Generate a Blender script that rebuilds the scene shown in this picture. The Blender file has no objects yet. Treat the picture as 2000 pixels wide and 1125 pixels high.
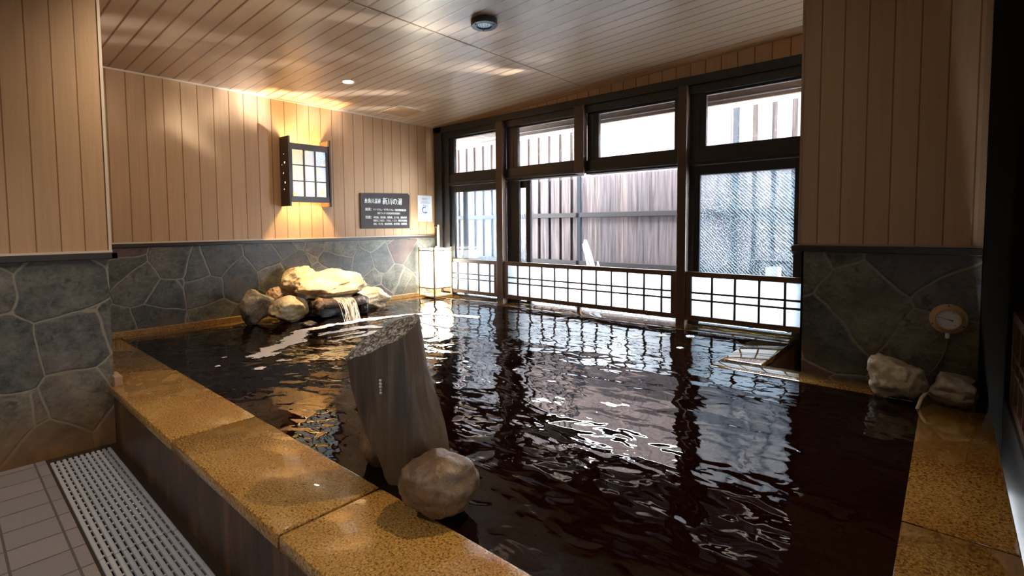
import bpy, bmesh, math, random
from mathutils import Vector, Matrix, Euler, noise
random.seed(7)
PI = math.pi
sc = bpy.context.scene
C = sc.collection
# ------------------------------------------------------------------ camera
cd = bpy.data.cameras.new('camera'); cam = bpy.data.objects.new('camera', cd); C.objects.link(cam)
Rv = Vector((0.75494723, 0.65574269, -0.00749654)); Uv = Vector((-0.03025059, 0.04624174, 0.99847213)); Fv = Vector((-0.65508746, 0.753567, -0.05474668))
M = Matrix((Rv, Uv, -Fv)).transposed().to_4x4(); M.translation = Vector((5.433, -4.654, 1.3)); cam.matrix_world = M
cd.sensor_width = 36; cd.lens = 981.6265 / 2000 * 36; cd.shift_y = -68.8 / 2000; cd.clip_start = 0.02
sc.camera = cam
# ------------------------------------------------------------------ world, sun, exposure
sc.view_settings.view_transform = 'Standard'; sc.view_settings.look = 'None'
sc.view_settings.exposure = 0.65; sc.view_settings.gamma = 1.0; sc.view_settings.use_curve_mapping = False
sc.cycles.use_denoising = True
sc.cycles.max_bounces = 10; sc.cycles.diffuse_bounces = 5; sc.cycles.glossy_bounces = 5
sc.cycles.transmission_bounces = 8; sc.cycles.transparent_max_bounces = 12
sc.cycles.sample_clamp_indirect = 6.0; sc.cycles.caustics_refractive = False; sc.cycles.caustics_reflective = False
w = bpy.data.worlds.new('sky'); sc.world = w; w.use_nodes = True
bg = w.node_tree.nodes['Background']; bg.inputs[0].default_value = (0.80, 0.90, 1.0, 1); bg.inputs[1].default_value = 72.0
def lamp(name, kind, loc, energy, color, to=None, **kw):
    l = bpy.data.lights.new(name, kind); o = bpy.data.objects.new(name, l); C.objects.link(o)
    l.energy = energy; l.color = color; o.location = loc
    for k, v in kw.items(): setattr(l, k, v)
    if to is not None: o.rotation_euler = (Vector(to) - Vector(loc)).to_track_quat('-Z', 'Y').to_euler()
    return o
lamp('sun', 'SUN', (3, -5, 9), 80.0, (1.0, 0.96, 0.90), to=(2.2, 2.0, 4.4), angle=0.009)
# ------------------------------------------------------------------ helpers
def tag(o, label=None, cat=None, group=None, kind=None):
    if label: o['label'] = label
    if cat: o['category'] = cat
    if group: o['group'] = group
    if kind: o['kind'] = kind
    return o
def empty(name, loc=(0, 0, 0), rz=0.0, label=None, cat=None, group=None):
    o = bpy.data.objects.new(name, None); C.objects.link(o); o.location = loc; o.rotation_euler = (0, 0, rz)
    o.empty_display_size = 0.1
    return tag(o, label, cat, group)
def obj(name, bm, mat, parent=None, smooth=None, loc=None):
    me = bpy.data.meshes.new(name)
    bmesh.ops.recalc_face_normals(bm, faces=bm.faces[:])
    bm.to_mesh(me); bm.free()
    for m in (mat if isinstance(mat, (list, tuple)) else [mat]): me.materials.append(m)
    o = bpy.data.objects.new(name, me); C.objects.link(o)
    if parent is not None: o.parent = parent
    if loc is not None: o.location = loc
    if smooth is not None:
        for p in me.polygons: p.use_smooth = True
        if smooth is not True:
            try: me.set_sharp_from_angle(angle=smooth)
            except Exception: pass
    return o
def box(bm, x0, x1, y0, y1, z0, z1, bev=0.0, mi=0):
    ret = bmesh.ops.create_cube(bm, size=1.0)
    vs = ret['verts']
    for v in vs:
        v.co = Vector((x0 + (v.co.x + .5) * (x1 - x0), y0 + (v.co.y + .5) * (y1 - y0), z0 + (v.co.z + .5) * (z1 - z0)))
    fs = list({f for v in vs for f in v.link_faces})
    for f in fs: f.material_index = mi
    if bev > 0:
        es = list({e for v in vs for e in v.link_edges})
        bmesh.ops.bevel(bm, geom=es, offset=bev, segments=2, profile=0.5, affect='EDGES', clamp_overlap=True)
    return bm
def B(*a, **k):
    bm = bmesh.new(); box(bm, *a, **k); return bm
def boxes(lst, bev=0.0):
    bm = bmesh.new()
    for a in lst: box(bm, *a, bev=bev)
    return bm
def tube(bm, pts, rads, seg=16, caps=True):
    pts = [Vector(p) for p in pts]
    if not isinstance(rads, (list, tuple)): rads = [rads] * len(pts)
    rings = []; up = Vector((0.13, 0.21, 0.97))
    for i, p in enumerate(pts):
        d = (pts[min(i + 1, len(pts) - 1)] - pts[max(i - 1, 0)]).normalized()
        a = d.cross(up)
        if a.length < 0.05: a = d.cross(Vector((1, 0, 0)))
        a.normalize(); b = d.cross(a).normalized()
        rings.append([bm.verts.new(p + (a * math.cos(2 * PI * k / seg) + b * math.sin(2 * PI * k / seg)) * rads[i]) for k in range(seg)])
    for i in range(len(rings) - 1):
        for k in range(seg):
            bm.faces.new((rings[i][k], rings[i][(k + 1) % seg], rings[i + 1][(k + 1) % seg], rings[i + 1][k]))
    if caps:
        bm.faces.new(rings[0]); bm.faces.new(rings[-1][::-1])
    return bm
def lathe(bm, prof, origin, axis, seg=40):
    """prof: (radius, along-axis) pairs; axis a unit vector."""
    ax = Vector(axis).normalized(); a = ax.orthogonal().normalized(); b = ax.cross(a)
    O = Vector(origin); rings = []
    for r, h in prof:
        if r < 1e-6: rings.append([bm.verts.new(O + ax * h)])
        else: rings.append([bm.verts.new(O + ax * h + (a * math.cos(2 * PI * k / seg) + b * math.sin(2 * PI * k / seg)) * r) for k in range(seg)])
    for i in range(len(rings) - 1):
        p, q = rings[i], rings[i + 1]
        for k in range(seg):
            k2 = (k + 1) % seg
            if len(p) == 1 and len(q) == 1: continue
            if len(p) == 1: bm.faces.new((p[0], q[k], q[k2]))
            elif len(q) == 1: bm.faces.new((p[k], p[k2], q[0]))
            else: bm.faces.new((p[k], p[k2], q[k2], q[k]))
    return bm
def poly(bm, pts):
    return bm.faces.new([bm.verts.new(Vector(p)) for p in pts])
def prism(bm, pts, vec):
    """closed prism from a planar outline swept along vec"""
    v = Vector(vec); lo = [bm.verts.new(Vector(p)) for p in pts]; hi = [bm.verts.new(Vector(p) + v) for p in pts]
    bm.faces.new(lo[::-1]); bm.faces.new(hi); n = len(pts)
    for i in range(n): bm.faces.new((lo[i], lo[(i + 1) % n], hi[(i + 1) % n], hi[i]))
    return bm
# ------------------------------------------------------------------ materials
class NT:
    def __init__(s, name):
        s.m = bpy.data.materials.new(name); s.m.use_nodes = True; s.t = s.m.node_tree
        s.b = s.t.nodes['Principled BSDF']; s.out = s.t.nodes['Material Output']
        s._tc = None
    def n(s, typ, ins=None, **props):
        nd = s.t.nodes.new(typ)
        for k, v in props.items(): setattr(nd, k, v)
        for k, v in (ins or {}).items(): s.set(nd.inputs[k], v)
        return nd
    def set(s, sock, v):
        if isinstance(v, bpy.types.NodeSocket): s.t.links.new(v, sock)
        elif isinstance(v, bpy.types.Node): s.t.links.new(v.outputs[0], sock)
        else:
            if isinstance(v, (tuple, list)) and len(v) == 3 and sock.type == 'RGBA': v = (*v, 1)
            sock.default_value = v
    def co(s):
        if not s._tc: s._tc = s.n('ShaderNodeTexCoord')
        return s._tc.outputs['Object']
    def math(s, op, a, b=0.0, c=0.0, clamp=False):
        nd = s.n('ShaderNodeMath', {0: a, 1: b, 2: c}, operation=op); nd.use_clamp = clamp; return nd.outputs[0]
    def xyz(s, v=None):
        return s.n('ShaderNodeSeparateXYZ', {0: v if v is not None else s.co()}).outputs
    def map(s, scale=(1, 1, 1), loc=(0, 0, 0), rot=(0, 0, 0), v=None):
        return s.n('ShaderNodeMapping', {'Vector': v if v is not None else s.co(), 'Scale': scale, 'Location': loc, 'Rotation': rot}).outputs[0]
    def noise(s, scale, v=None, detail=3.0, rough=0.55, dist=0.0):
        return s.n('ShaderNodeTexNoise', {'Vector': v if v is not None else s.co(), 'Scale': scale, 'Detail': detail, 'Roughness': rough, 'Distortion': dist})
    def ramp(s, fac, stops, interp='LINEAR'):
        r = s.n('ShaderNodeValToRGB', {0: fac}); r.color_ramp.interpolation = interp; e = r.color_ramp.elements
        while len(e) > 1: e.remove(e[-1])
        e[0].position = stops[0][0]; c = stops[0][1]; e[0].color = (*c, 1) if len(c) == 3 else c
        for p, c in stops[1:]:
            x = e.new(p); x.color = (*c, 1) if len(c) == 3 else c
        return r.outputs[0]
    def mix(s, f, a, b, blend='MIX'):
        nd = s.n('ShaderNodeMix', data_type='RGBA', blend_type=blend)
        s.set(nd.inputs[0], f); s.set(nd.inputs[6], a); s.set(nd.inputs[7], b); return nd.outputs[2]
    def bump(s, h, strength=0.3, dist=0.01, normal=None):
        nd = s.n('ShaderNodeBump', {'Height': h, 'Strength': strength, 'Distance': dist})
        if normal is not None: s.set(nd.inputs['Normal'], normal)
        return nd.outputs[0]
    def P(s, **k):
        for a, v in k.items(): s.set(s.b.inputs[a.replace('_', ' ')], v)
        return s.m
def plain(name, col, rough=0.5, metal=0.0, var=0.0, nscale=12.0, bump=0.0, **k):
    t = NT(name)
    c = col
    if var > 0:
        nz = t.noise(nscale).outputs[0]
        c = t.mix(nz, tuple(x * (1 - var) for x in col), tuple(min(1, x * (1 + var)) for x in col))
        if bump > 0: t.P(Normal=t.bump(nz, bump))
    t.P(Base_Color=c, Roughness=rough, Metallic=metal, **k)
    return t.m
def siding(name, axis, pitch, col, phase=0.0, gw=0.05, rough=0.55, grain_axis=2, gcol=None, spec=0.5, bumps=0.35, coat=0.0):
    """boards laid side by side along axis, a dark groove between them, embossed grain along grain_axis"""
    t = NT(name); x = t.xyz()
    u = t.math('DIVIDE', t.math('ADD', x[axis], phase), pitch)
    fr = t.math('FRACT', u); idx = t.math('FLOOR', u)
    d = t.math('ABSOLUTE', t.math('SUBTRACT', fr, 0.5))           # .5 at the groove
    g = t.math('SMOOTHSTEP', d, 0.5 - gw, 0.5 - gw * 0.3) if False else t.n('ShaderNodeMapRange', {0: d, 1: 0.5 - gw, 2: 0.5 - gw * 0.45, 3: 0.0, 4: 1.0}).outputs[0]
    wn = t.n('ShaderNodeTexWhiteNoise', {'W': idx}, noise_dimensions='1D').outputs[0]
    s = [30.0, 30.0, 30.0]; s[grain_axis] = 1.1
    sh = t.n('ShaderNodeCombineXYZ', {0: 0.0, 1: 0.0, 2: 0.0}); t.set(sh.inputs[grain_axis], t.math('MULTIPLY', wn, 31.0))
    v = t.n('ShaderNodeVectorMath', {0: t.co(), 1: sh.outputs[0]}, operation='ADD').outputs[0]
    gr = t.noise(1.0, t.map(tuple(s), v=v), detail=5, rough=0.65, dist=1.2).outputs[0]
    c1 = t.mix(gr, tuple(a * 0.74 for a in col), tuple(a * 1.16 for a in col))
    c2 = t.mix(wn, c1, t.mix(1.0, c1, (0.90, 0.88, 0.86), 'MULTIPLY'))
    c3 = t.mix(g, c2, gcol or (col[0] * 0.42, col[1] * 0.30, col[2] * 0.20))
    h = t.math('SUBTRACT', t.math('MULTIPLY', gr, 0.28), t.math('MULTIPLY', g, 1.0))
    t.P(Base_Color=c3, Roughness=rough, Normal=t.bump(h, bumps, 0.006), Specular_IOR_Level=spec, Coat_Weight=coat, Coat_Roughness=0.34)
    return t.m
def flagstone(name, scale=2.7, seed=0.0, wet=0.42, stain=None, dark=1.0, joint=(0.26, 0.225, 0.17)):
    """random slate pieces with pale mortar joints"""
    t = NT(name)
    v0 = t.map(loc=(seed, seed * 1.7, seed * 0.6))
    wob = t.noise(2.6, v0, detail=2)
    v1 = t.n('ShaderNodeVectorMath', {0: v0, 1: t.n('ShaderNodeVectorMath', {0: wob.outputs[1], 3: 0.09}, operation='SCALE').outputs[0]}, operation='ADD').outputs[0]
    vo = t.n('ShaderNodeTexVoronoi', {'Vector': v1, 'Scale': scale, 'Randomness': 0.95})
    ve = t.n('ShaderNodeTexVoronoi', {'Vector': v1, 'Scale': scale, 'Randomness': 0.95}, feature='DISTANCE_TO_EDGE')
    cr = t.n('ShaderNodeSeparateColor', {0: vo.outputs['Color']}).outputs
    D = dark
    base = t.ramp(cr[0], [(0.0, (0.056 * D, 0.056 * D, 0.050 * D)), (0.22, (0.090 * D, 0.088 * D, 0.070 * D)), (0.42, (0.064 * D, 0.062 * D, 0.060 * D)), (0.58, (0.112 * D, 0.105 * D, 0.080 * D)),
                          (0.80, (0.066 * D, 0.034 * D, 0.030 * D)), (0.88, (0.084 * D, 0.076 * D, 0.068 * D))], 'CONSTANT')
    n1 = t.noise(7.0, v0, detail=6, rough=0.65); n2 = t.noise(2.2, v0, detail=3)
    n3 = t.noise(1.0, t.map((14, 14, 26), loc=(seed, 0, 0), rot=(0.5, 0.3, 0.2)), detail=6, rough=0.7, dist=1.0)
    n4 = t.noise(48.0, v0, detail=5, rough=0.75)
    mott = t.math('ADD', t.math('ADD', t.math('MULTIPLY', n1.outputs[0], 0.42), t.math('MULTIPLY', n3.outputs[0], 0.30)), t.math('MULTIPLY', n4.outputs[0], 0.28))
    base = t.mix(t.n('ShaderNodeMapRange', {0: mott, 1: 0.40, 2: 0.60, 3: 0.0, 4: 1.0}).outputs[0], t.mix(1.0, base, (0.32, 0.32, 0.34), 'MULTIPLY'), t.mix(1.0, base, (1.9, 1.80, 1.60), 'MULTIPLY'))
    pits = t.n('ShaderNodeMapRange', {0: t.noise(11.0, v0, detail=4, rough=0.6).outputs[0], 1: 0.62, 2: 0.68, 3: 0.0, 4: 0.75}).outputs[0]
    base = t.mix(pits, base, (0.018, 0.017, 0.017))
    rust = t.n('ShaderNodeMapRange', {0: n2.outputs[0], 1: 0.56, 2: 0.68, 3: 0.0, 4: 0.55}).outputs[0]
    base = t.mix(rust, base, (0.10 * D, 0.062 * D, 0.04 * D))
    jn = t.noise(40.0, v0, detail=2).outputs[0]
    e = t.n('ShaderNodeMapRange', {0: t.math('ADD', ve.outputs[0], t.math('MULTIPLY', t.math('SUBTRACT', n1.outputs[0], 0.5), 0.035)), 1: 0.006, 2: 0.017, 3: 0.85, 4: 0.0}).outputs[0]
    jc = t.mix(jn, tuple(a * 0.75 for a in joint), joint)
    col = t.mix(e, base, jc)
    if stain:                                             # rusty mineral stain at the foot of the wall
        z = t.xyz()[2]
        zz = t.math('ADD', z, t.math('MULTIPLY', t.math('SUBTRACT', n2.outputs[0], 0.5), 0.5))
        sf = t.n('ShaderNodeMapRange', {0: zz, 1: stain[0], 2: stain[1], 3: 0.85, 4: 0.0}).outputs[0]
        col = t.mix(sf, col, t.mix(n1.outputs[0], (0.05, 0.022, 0.006), (0.30, 0.135, 0.03)))
    up = t.n('ShaderNodeMapRange', {0: ve.outputs[0], 1: 0.008, 2: 0.035, 3: 0.0, 4: 1.0}).outputs[0]
    h = t.math('ADD', t.math('MULTIPLY', up, 0.45), t.math('ADD', t.math('ADD', t.math('MULTIPLY', n1.outputs[0], 0.5), t.math('MULTIPLY', n4.outputs[0], 0.30)), t.math('MULTIPLY', cr[1], 0.3)))
    t.P(Base_Color=col, Roughness=t.math('ADD', t.math('MULTIPLY', n1.outputs[0], 0.3), wet - 0.1), Normal=t.bump(h, 0.5, 0.010))
    return t.m
def granite(name, wet=0.12, dark=1.0, speck=1.0, film=False):
    t = NT(name)
    a = t.noise(130.0, detail=3, rough=0.7).outputs[0]; b = t.noise(62.0, t.map(loc=(3, 1, 2)), detail=3, rough=0.75).outputs[0]; c = t.noise(2.2, detail=4).outputs[0]
    col = t.ramp(a, [(0.36, (0.10 * dark, 0.045 * dark, 0.010 * dark)), (0.47, (0.36 * dark, 0.185 * dark, 0.042 * dark)), (0.58, (0.48 * dark, 0.275 * dark, 0.075 * dark)), (0.70, (0.60 * dark, 0.39 * dark, 0.14 * dark))])
    col = t.mix(t.n('ShaderNodeMapRange', {0: b, 1: 0.60, 2: 0.68, 3: 0.0, 4: 0.9 * speck}).outputs[0], col, (0.035, 0.022, 0.012))
    col = t.mix(t.n('ShaderNodeMapRange', {0: c, 1: 0.42, 2: 0.66, 3: 0.0, 4: 0.6}).outputs[0], col, t.mix(1.0, col, (0.70, 0.50, 0.30), 'MULTIPLY'))
    wn = t.noise(9.0, t.map(loc=(7, 7, 7)), detail=3).outputs[0]
    t.P(Base_Color=col, Roughness=t.n('ShaderNodeMapRange', {0: wn, 1: 0.4, 2: 0.65, 3: wet, 4: wet + (0.03 if film else 0.22)}).outputs[0],
        Normal=t.bump(t.math('ADD', t.math('MULTIPLY', a, 0.25), t.math('MULTIPLY', wn, 1.0)), 0.03 if film else 0.16, 0.01), Coat_Weight=0.5, Coat_Roughness=0.03)
    return t.m
def rockmat(name, lo, hi, mid=None, rough=0.62, bump=0.5, sc_=5.0, foot=None):
    t = NT(name)
    a = t.noise(sc_, detail=8, rough=0.62).outputs[0]; b = t.noise(sc_ * 9, detail=4, rough=0.7).outputs[0]
    col = t.ramp(a, [(0.32, lo), (0.5, mid or tuple((p + q) / 2 for p, q in zip(lo, hi))), (0.66, hi)])
    col = t.mix(t.n('ShaderNodeMapRange', {0: b, 1: 0.50, 2: 0.72, 3: 0.0, 4: 0.5}).outputs[0], col, tuple(p * 0.55 for p in lo))
    if foot:
        z = t.xyz()[2]
        f = t.n('ShaderNodeMapRange', {0: t.math('ADD', z, t.math('MULTIPLY', a, 0.08)), 1: foot[0], 2: foot[1], 3: 0.8, 4: 0.0}).outputs[0]
        col = t.mix(f, col, foot[2])
    t.P(Base_Color=col, Roughness=rough, Normal=t.bump(t.math('ADD', a, t.math('MULTIPLY', b, 0.35)), bump, 0.02))
    return t.m
def darkwood(name, col, rough=0.35, axis=0, spec=0.5):
    t = NT(name); s = [45.0, 45.0, 45.0]; s[axis] = 2.0
    g = t.noise(1.0, t.map(tuple(s)), detail=4, rough=0.6, dist=0.6).outputs[0]
    t.P(Base_Color=t.mix(g, tuple(a * 0.65 for a in col), tuple(a * 1.35 for a in col)), Roughness=rough, Normal=t.bump(g, 0.12, 0.004), Specular_IOR_Level=spec)
    return t.m
def emit(name, col, strength):
    t = NT(name); t.P(Base_Color=(0.8, 0.8, 0.8), Emission_Color=col, Emission_Strength=strength); return t.m

SID = (0.50, 0.305, 0.160)
m_sideA = siding('siding_left', 1, 0.138, SID, phase=0.052, gw=0.042)
m_sideB = siding('siding_window', 0, 0.138, SID, phase=0.0, bumps=0.2)
m_sideP = siding('siding_partition', 1, 0.104, SID, phase=0.02, gw=0.04, bumps=0.18)
m_sideR = siding('siding_end', 0, 0.118, SID, phase=0.02, gw=0.04, bumps=0.15)
m_ceil = siding('ceiling_boards', 1, 0.119, (0.52, 0.375, 0.255), phase=0.05, gw=0.078, rough=0.30, grain_axis=0, gcol=(0.13, 0.045, 0.015), spec=0.55, bumps=0.12, coat=0.6)
m_pale = plain('pale_trim', (0.62, 0.50, 0.38), 0.45)
m_stoneA = flagstone('flagstone_left', 2.9, 1.3)
m_stoneP = flagstone('flagstone_partition', 3.0, 5.1, wet=0.40, stain=(0.05, 0.42), dark=1.25)
m_stoneR = flagstone('flagstone_end', 2.6, 9.4, wet=0.36, stain=None)
m_granite = granite('wet_granite')
m_granwet = granite('submerged_granite', wet=0.03, dark=0.42, speck=0.5, film=True)
m_lip = granite('granite_lip', wet=0.3, dark=0.8)
m_dark = darkwood('black_frame', (0.013, 0.011, 0.010), 0.32)
m_brown = darkwood('brown_post', (0.060, 0.030, 0.016), 0.38, axis=2)
m_brownx = darkwood('brown_rail', (0.085, 0.042, 0.020), 0.38, axis=0)
m_browny = darkwood('brown_rail_side', (0.075, 0.036, 0.017), 0.38, axis=1)
m_rail = darkwood('dado_rail', (0.022, 0.014, 0.010), 0.4, axis=1)
m_blackwall = siding('dark_boards', 1, 0.15, (0.010, 0.008, 0.006), gw=0.03, rough=0.85, spec=0.15)
m_alu = plain('dark_aluminium', (0.02, 0.021, 0.024), 0.28, 0.4)

# ------------------------------------------------------------------ room shell
def ceil_z(x): return 2.664 + 0.0448 * x
ZK = 0.354
# ceiling
def sloped(bm, x0, x1, y0, y1, th, off=0.0):
    pts = [(x0, y0, ceil_z(x0) + off), (x1, y0, ceil_z(x1) + off), (x1, y1, ceil_z(x1) + off), (x0, y1, ceil_z(x0) + off)]
    return prism(bm, pts, (0, 0, th))
ceiling = obj('ceiling', sloped(bmesh.new(), -0.15, 5.95, -7.2, 0.02, 0.12), m_ceil); tag(ceiling, kind='structure')
seam = bmesh.new()
prism(seam, [(2.425, -7.0, ceil_z(2.425) - 0.004), (2.437, -7.0, ceil_z(2.437) - 0.004), (2.437, -0.02, ceil_z(2.437) - 0.004), (2.425, -0.02, ceil_z(2.425) - 0.004)], (0, 0, 0.006))
obj('ceiling_seam', seam, plain('ceiling_seam', (0.40, 0.29, 0.19), 0.4), ceiling)
cove = bmesh.new()
prof = [(0.0, -0.0), (-0.045, 0.0), (-0.040, -0.010), (-0.028, -0.020), (-0.016, -0.030), (-0.010, -0.045), (0.0, -0.05)]
lo = [cove.verts.new((0.0, p, ceil_z(0) + q + 0.001)) for p, q in prof]; hi = [cove.verts.new((5.6, p, ceil_z(5.6) + q + 0.001)) for p, q in prof]
for i in range(len(prof)):
    j = (i + 1) % len(prof); cove.faces.new((lo[i], lo[j], hi[j], hi[i]))
cove.faces.new(lo); cove.faces.new(hi[::-1])
tag(obj('trim_1', cove, plain('cove_wood', (0.36, 0.215, 0.11), 0.4), smooth=0.6), kind='structure')
# wall A (left): siding above, stone below
wl = obj('wall_left', boxes([(-0.16, 0.0, -4.4, 0.06, 1.12, 2.74), (-0.16, -0.012, -4.4, 0.06, -0.1, 1.12)]), m_sideA); tag(wl, kind='structure')
obj('stone_cladding', B(-0.012, 0.012, -4.4, 0.0, 0.2, 1.132), m_stoneA, wl)
tag(obj('trim_2', boxes([(0.0, 0.032, -4.0, -0.0, 1.130, 1.163)], 0.004), m_rail), kind='structure')
tag(obj('trim_3', boxes([(0.0, 0.010, -4.0, 0.0, 1.163, 1.176), (0.0, 0.012, -4.0, -0.045, ceil_z(0) - 0.014, ceil_z(0) + 0.001)]), m_pale), kind='structure')
# wall over the window
wb = bmesh.new()
prism(wb, [(0.0, 0.0, 2.60), (5.95, 0.0, 2.60), (5.95, 0.0, ceil_z(5.95) + 0.02), (0.0, 0.0, ceil_z(0) + 0.02)], (0, 0.12, 0))
box(wb, 4.72, 5.95, 0.0, 0.12, -0.1, 2.60)
tag(obj('wall_window', wb, m_sideB), kind='structure')
# partition on the left of the picture
PX, PY = 1.64, -3.975
wp = obj('wall_partition', boxes([(0.02, PX, -7.2, PY + 0.012, 1.155, 2.72), (0.02, PX - 0.02, -7.2, PY - 0.025, -0.1, 1.155)]), m_sideP); tag(wp, kind='structure')
bmst = boxes([(PX - 0.02, PX - 0.002, -7.2, PY, -0.02, 1.13), (0.03, PX - 0.02, PY - 0.025, PY, 0.37, 1.13)])
obj('stone_cladding', bmst, m_stoneP, wp)
tag(obj('trim_4', boxes([(PX - 0.02, PX + 0.022, -7.2, PY + 0.045, 1.118, 1.156), (0.03, PX + 0.022, PY + 0.012, PY + 0.045, 1.118, 1.156)], 0.004), m_rail), kind='structure')
tag(obj('trim_5', boxes([(PX, PX + 0.010, -7.2, PY + 0.022, 1.156, 1.168), (PX - 0.012, PX + 0.006, PY + 0.006, PY + 0.02, 1.168, 2.71)]), m_pale), kind='structure')
# end wall on the right
RX0, RY = 4.735, -1.063
we = obj('wall_end', boxes([(RX0 - 0.014, 5.57, RY - 0.012, RY + 0.16, 1.166, 2.90), (RX0 + 0.01, 5.57, RY + 0.01, RY + 0.15, 0.05, 1.166)]), m_sideR); tag(we, kind='structure')
obj('stone_cladding', boxes([(RX0, 5.57, RY, RY + 0.01, 0.30, 1.13), (RX0, RX0 + 0.012, RY, RY + 0.15, 0.0, 1.13)]), m_stoneR, we)
tag(obj('trim_6', boxes([(RX0 - 0.05, 5.57, RY - 0.045, RY - 0.0, 1.122, 1.162), (RX0 - 0.05, RX0, RY, RY + 0.16, 1.122, 1.162)], 0.004), m_rail), kind='structure')
tag(obj('trim_7', boxes([(RX0 - 0.014, 5.57, RY - 0.022, RY - 0.012, 1.162, 1.174), (RX0 - 0.02, RX0 - 0.008, RY - 0.02, RY - 0.006, 1.174, 2.86), (5.545, 5.57, RY - 0.02, RY - 0.012, 1.174, 2.88)]), plain('end_trim', (0.36, 0.22, 0.13), 0.45)), kind='structure')
# right and back walls
wr = obj('wall_right', boxes([(5.80, 5.95, -2.3, 0.12, -0.1, 2.96), (5.80, 5.95, -7.2, -2.3, -0.1, 0.45), (5.80, 5.95, -7.2, -2.3, 1.30, 2.96), (5.80, 5.95, -7.2, -6.6, 0.45, 1.30)]), m_blackwall); tag(wr, kind='structure')
tag(obj('trim_8', B(5.572, 5.80, RY - 0.02, RY + 0.16, -0.1, 2.93, bev=0.004), m_blackwall), kind='structure')
w2b = bmesh.new()
for y in (-6.6, -5.2, -3.75, -2.38): box(w2b, 5.84, 5.92, y, y + 0.08, 0.45, 1.30)
box(w2b, 5.84, 5.92, -6.6, -2.3, 0.45, 0.52); box(w2b, 5.84, 5.92, -6.6, -2.3, 1.23, 1.30)
w2 = obj('window_2', w2b, m_dark); tag(w2, kind='structure')
dimming = NT('dimming_glass'); dimming.t.links.new(dimming.n('ShaderNodeBsdfTranslucent', {0: (0.022, 0.0205, 0.019)}).outputs[0], dimming.out.inputs[0])  # unseen pane added to meter side daylight, tinted almost black
_b = bmesh.new(); poly(_b, [(5.88, -6.55, 0.48), (5.88, -2.33, 0.48), (5.88, -2.33, 1.27), (5.88, -6.55, 1.27)]); obj('added_dimming_pane', _b, dimming.m, w2)
tag(obj('wall_back', B(0.0, 5.95, -7.2, -7.05, -0.1, 2.96), siding('siding_back', 0, 0.138, (0.30, 0.18, 0.10))), kind='structure')
# roof over the room and the eave outside the window
roof = obj('roof', prism(bmesh.new(), [(-2.5, 1.1, 2.60), (-2.5, 1.1, 2.63), (-2.5, -2.0, 3.95), (-2.5, -8.0, 3.95), (-2.5, -8.0, 3.80), (-2.5, -2.0, 3.80), (-2.5, 0.8, 2.76)], (10.5, 0, 0)), m_dark); tag(roof, kind='structure')
m_soff = plain('eave_soffit', (0.60, 0.46, 0.34), 0.7, var=0.12, nscale=30)
obj('soffit', boxes([(-2.5, 8.0, 0.84, 1.1, 2.552, 2.60)]), m_soff, roof)
obj('eave_beam', boxes([(-2.5, 8.0, 0.80, 0.84, 2.545, 2.580), (-2.5, 8.0, 0.80, 0.84, 2.588, 2.73), (-2.5, 8.0, 0.12, 0.16, 2.66, 3.0)]), m_brown, roof)
obj('metal_strip', B(-2.5, 8.0, 0.785, 0.83, 2.580, 2.588), plain('eave_metal', (0.6, 0.6, 0.6), 0.3, 0.9), roof)

# ------------------------------------------------------------------ floor, tiles, drain
def tilemat():
    t = NT('floor_tiles')
    br = t.n('ShaderNodeTexBrick', {'Vector': t.map(loc=(0.10, 0.073, 0)), 'Scale': 1.0, 'Mortar Size': 0.005, 'Brick Width': 0.18, 'Row Height': 0.178, 'Bias': 0.0,
             'Color1': (0.215, 0.190, 0.185), 'Color2': (0.245, 0.215, 0.205), 'Mortar': (0.10, 0.085, 0.078), 'Mortar Smooth': 0.3}, offset=0.0)
    n = t.noise(160, detail=3, rough=0.7).outputs[0]
    c = t.mix(n, t.mix(1.0, br.outputs[0], (0.55, 0.55, 0.55), 'MULTIPLY'), t.mix(1.0, br.outputs[0], (1.4, 1.4, 1.4), 'MULTIPLY'))
    h = t.math('ADD', t.math('MULTIPLY', n, 0.4), t.math('MULTIPLY', br.outputs[1], -1.0))
    t.P(Base_Color=c, Roughness=0.33, Normal=t.bump(h, 0.4, 0.006)); return t.m
fl = obj('floor', boxes([(1.60, 5.95, -7.2, -4.300, -0.12, 0.0)]), tilemat()); tag(fl, kind='structure')
tag(obj('drain_channel', boxes([(1.60, 5.95, -4.315, -3.96, -0.12, -0.06), (1.64, 5.95, -4.300, -4.288, -0.06, -0.001), (1.64, 5.95, -4.025, -3.96, -0.06, -0.006), (1.62, 1.70, -4.30, -4.02, -0.06, -0.002)]), plain('channel_concrete', (0.028, 0.018, 0.010), 0.4, var=0.5)), kind='structure')
m_steel = plain('drain_plastic', (0.40, 0.40, 0.415), 0.24, 0.0, var=0.08)
def grate(x0, x1, label):
    r = empty('drain_grate', (x0, -4.155, -0.02), label=label, cat='drain grate', group='drain grates along the foot of the bath')
    bm = bmesh.new(); L = x1 - x0; n = 11
    for i in range(n):
        y = -0.125 + i * 0.25 / (n - 1)
        box(bm, 0.0, L, y - 0.0088, y + 0.0088, 0.006, 0.026, bev=0.005)
    obj('slats', bm, m_steel, r)
    bm = bmesh.new(); k = int(L / 0.06)
    for i in range(k):
        x = (i + 0.5) * L / k
        tube(bm, [(x, -0.13, 0.0145), (x, 0.13, 0.0145)], 0.0050, 8)
    obj('cross_rods', bm, m_steel, r)
    return r
grate(1.715, 1.955, 'short grey slatted drain grate against the foot of the stone partition')
grate(1.960, 2.960, 'long grey slatted drain grate running on from the short end piece')
grate(2.965, 3.965, 'grey slatted drain grate at the bottom edge of the picture below the granite kerb')

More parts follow.
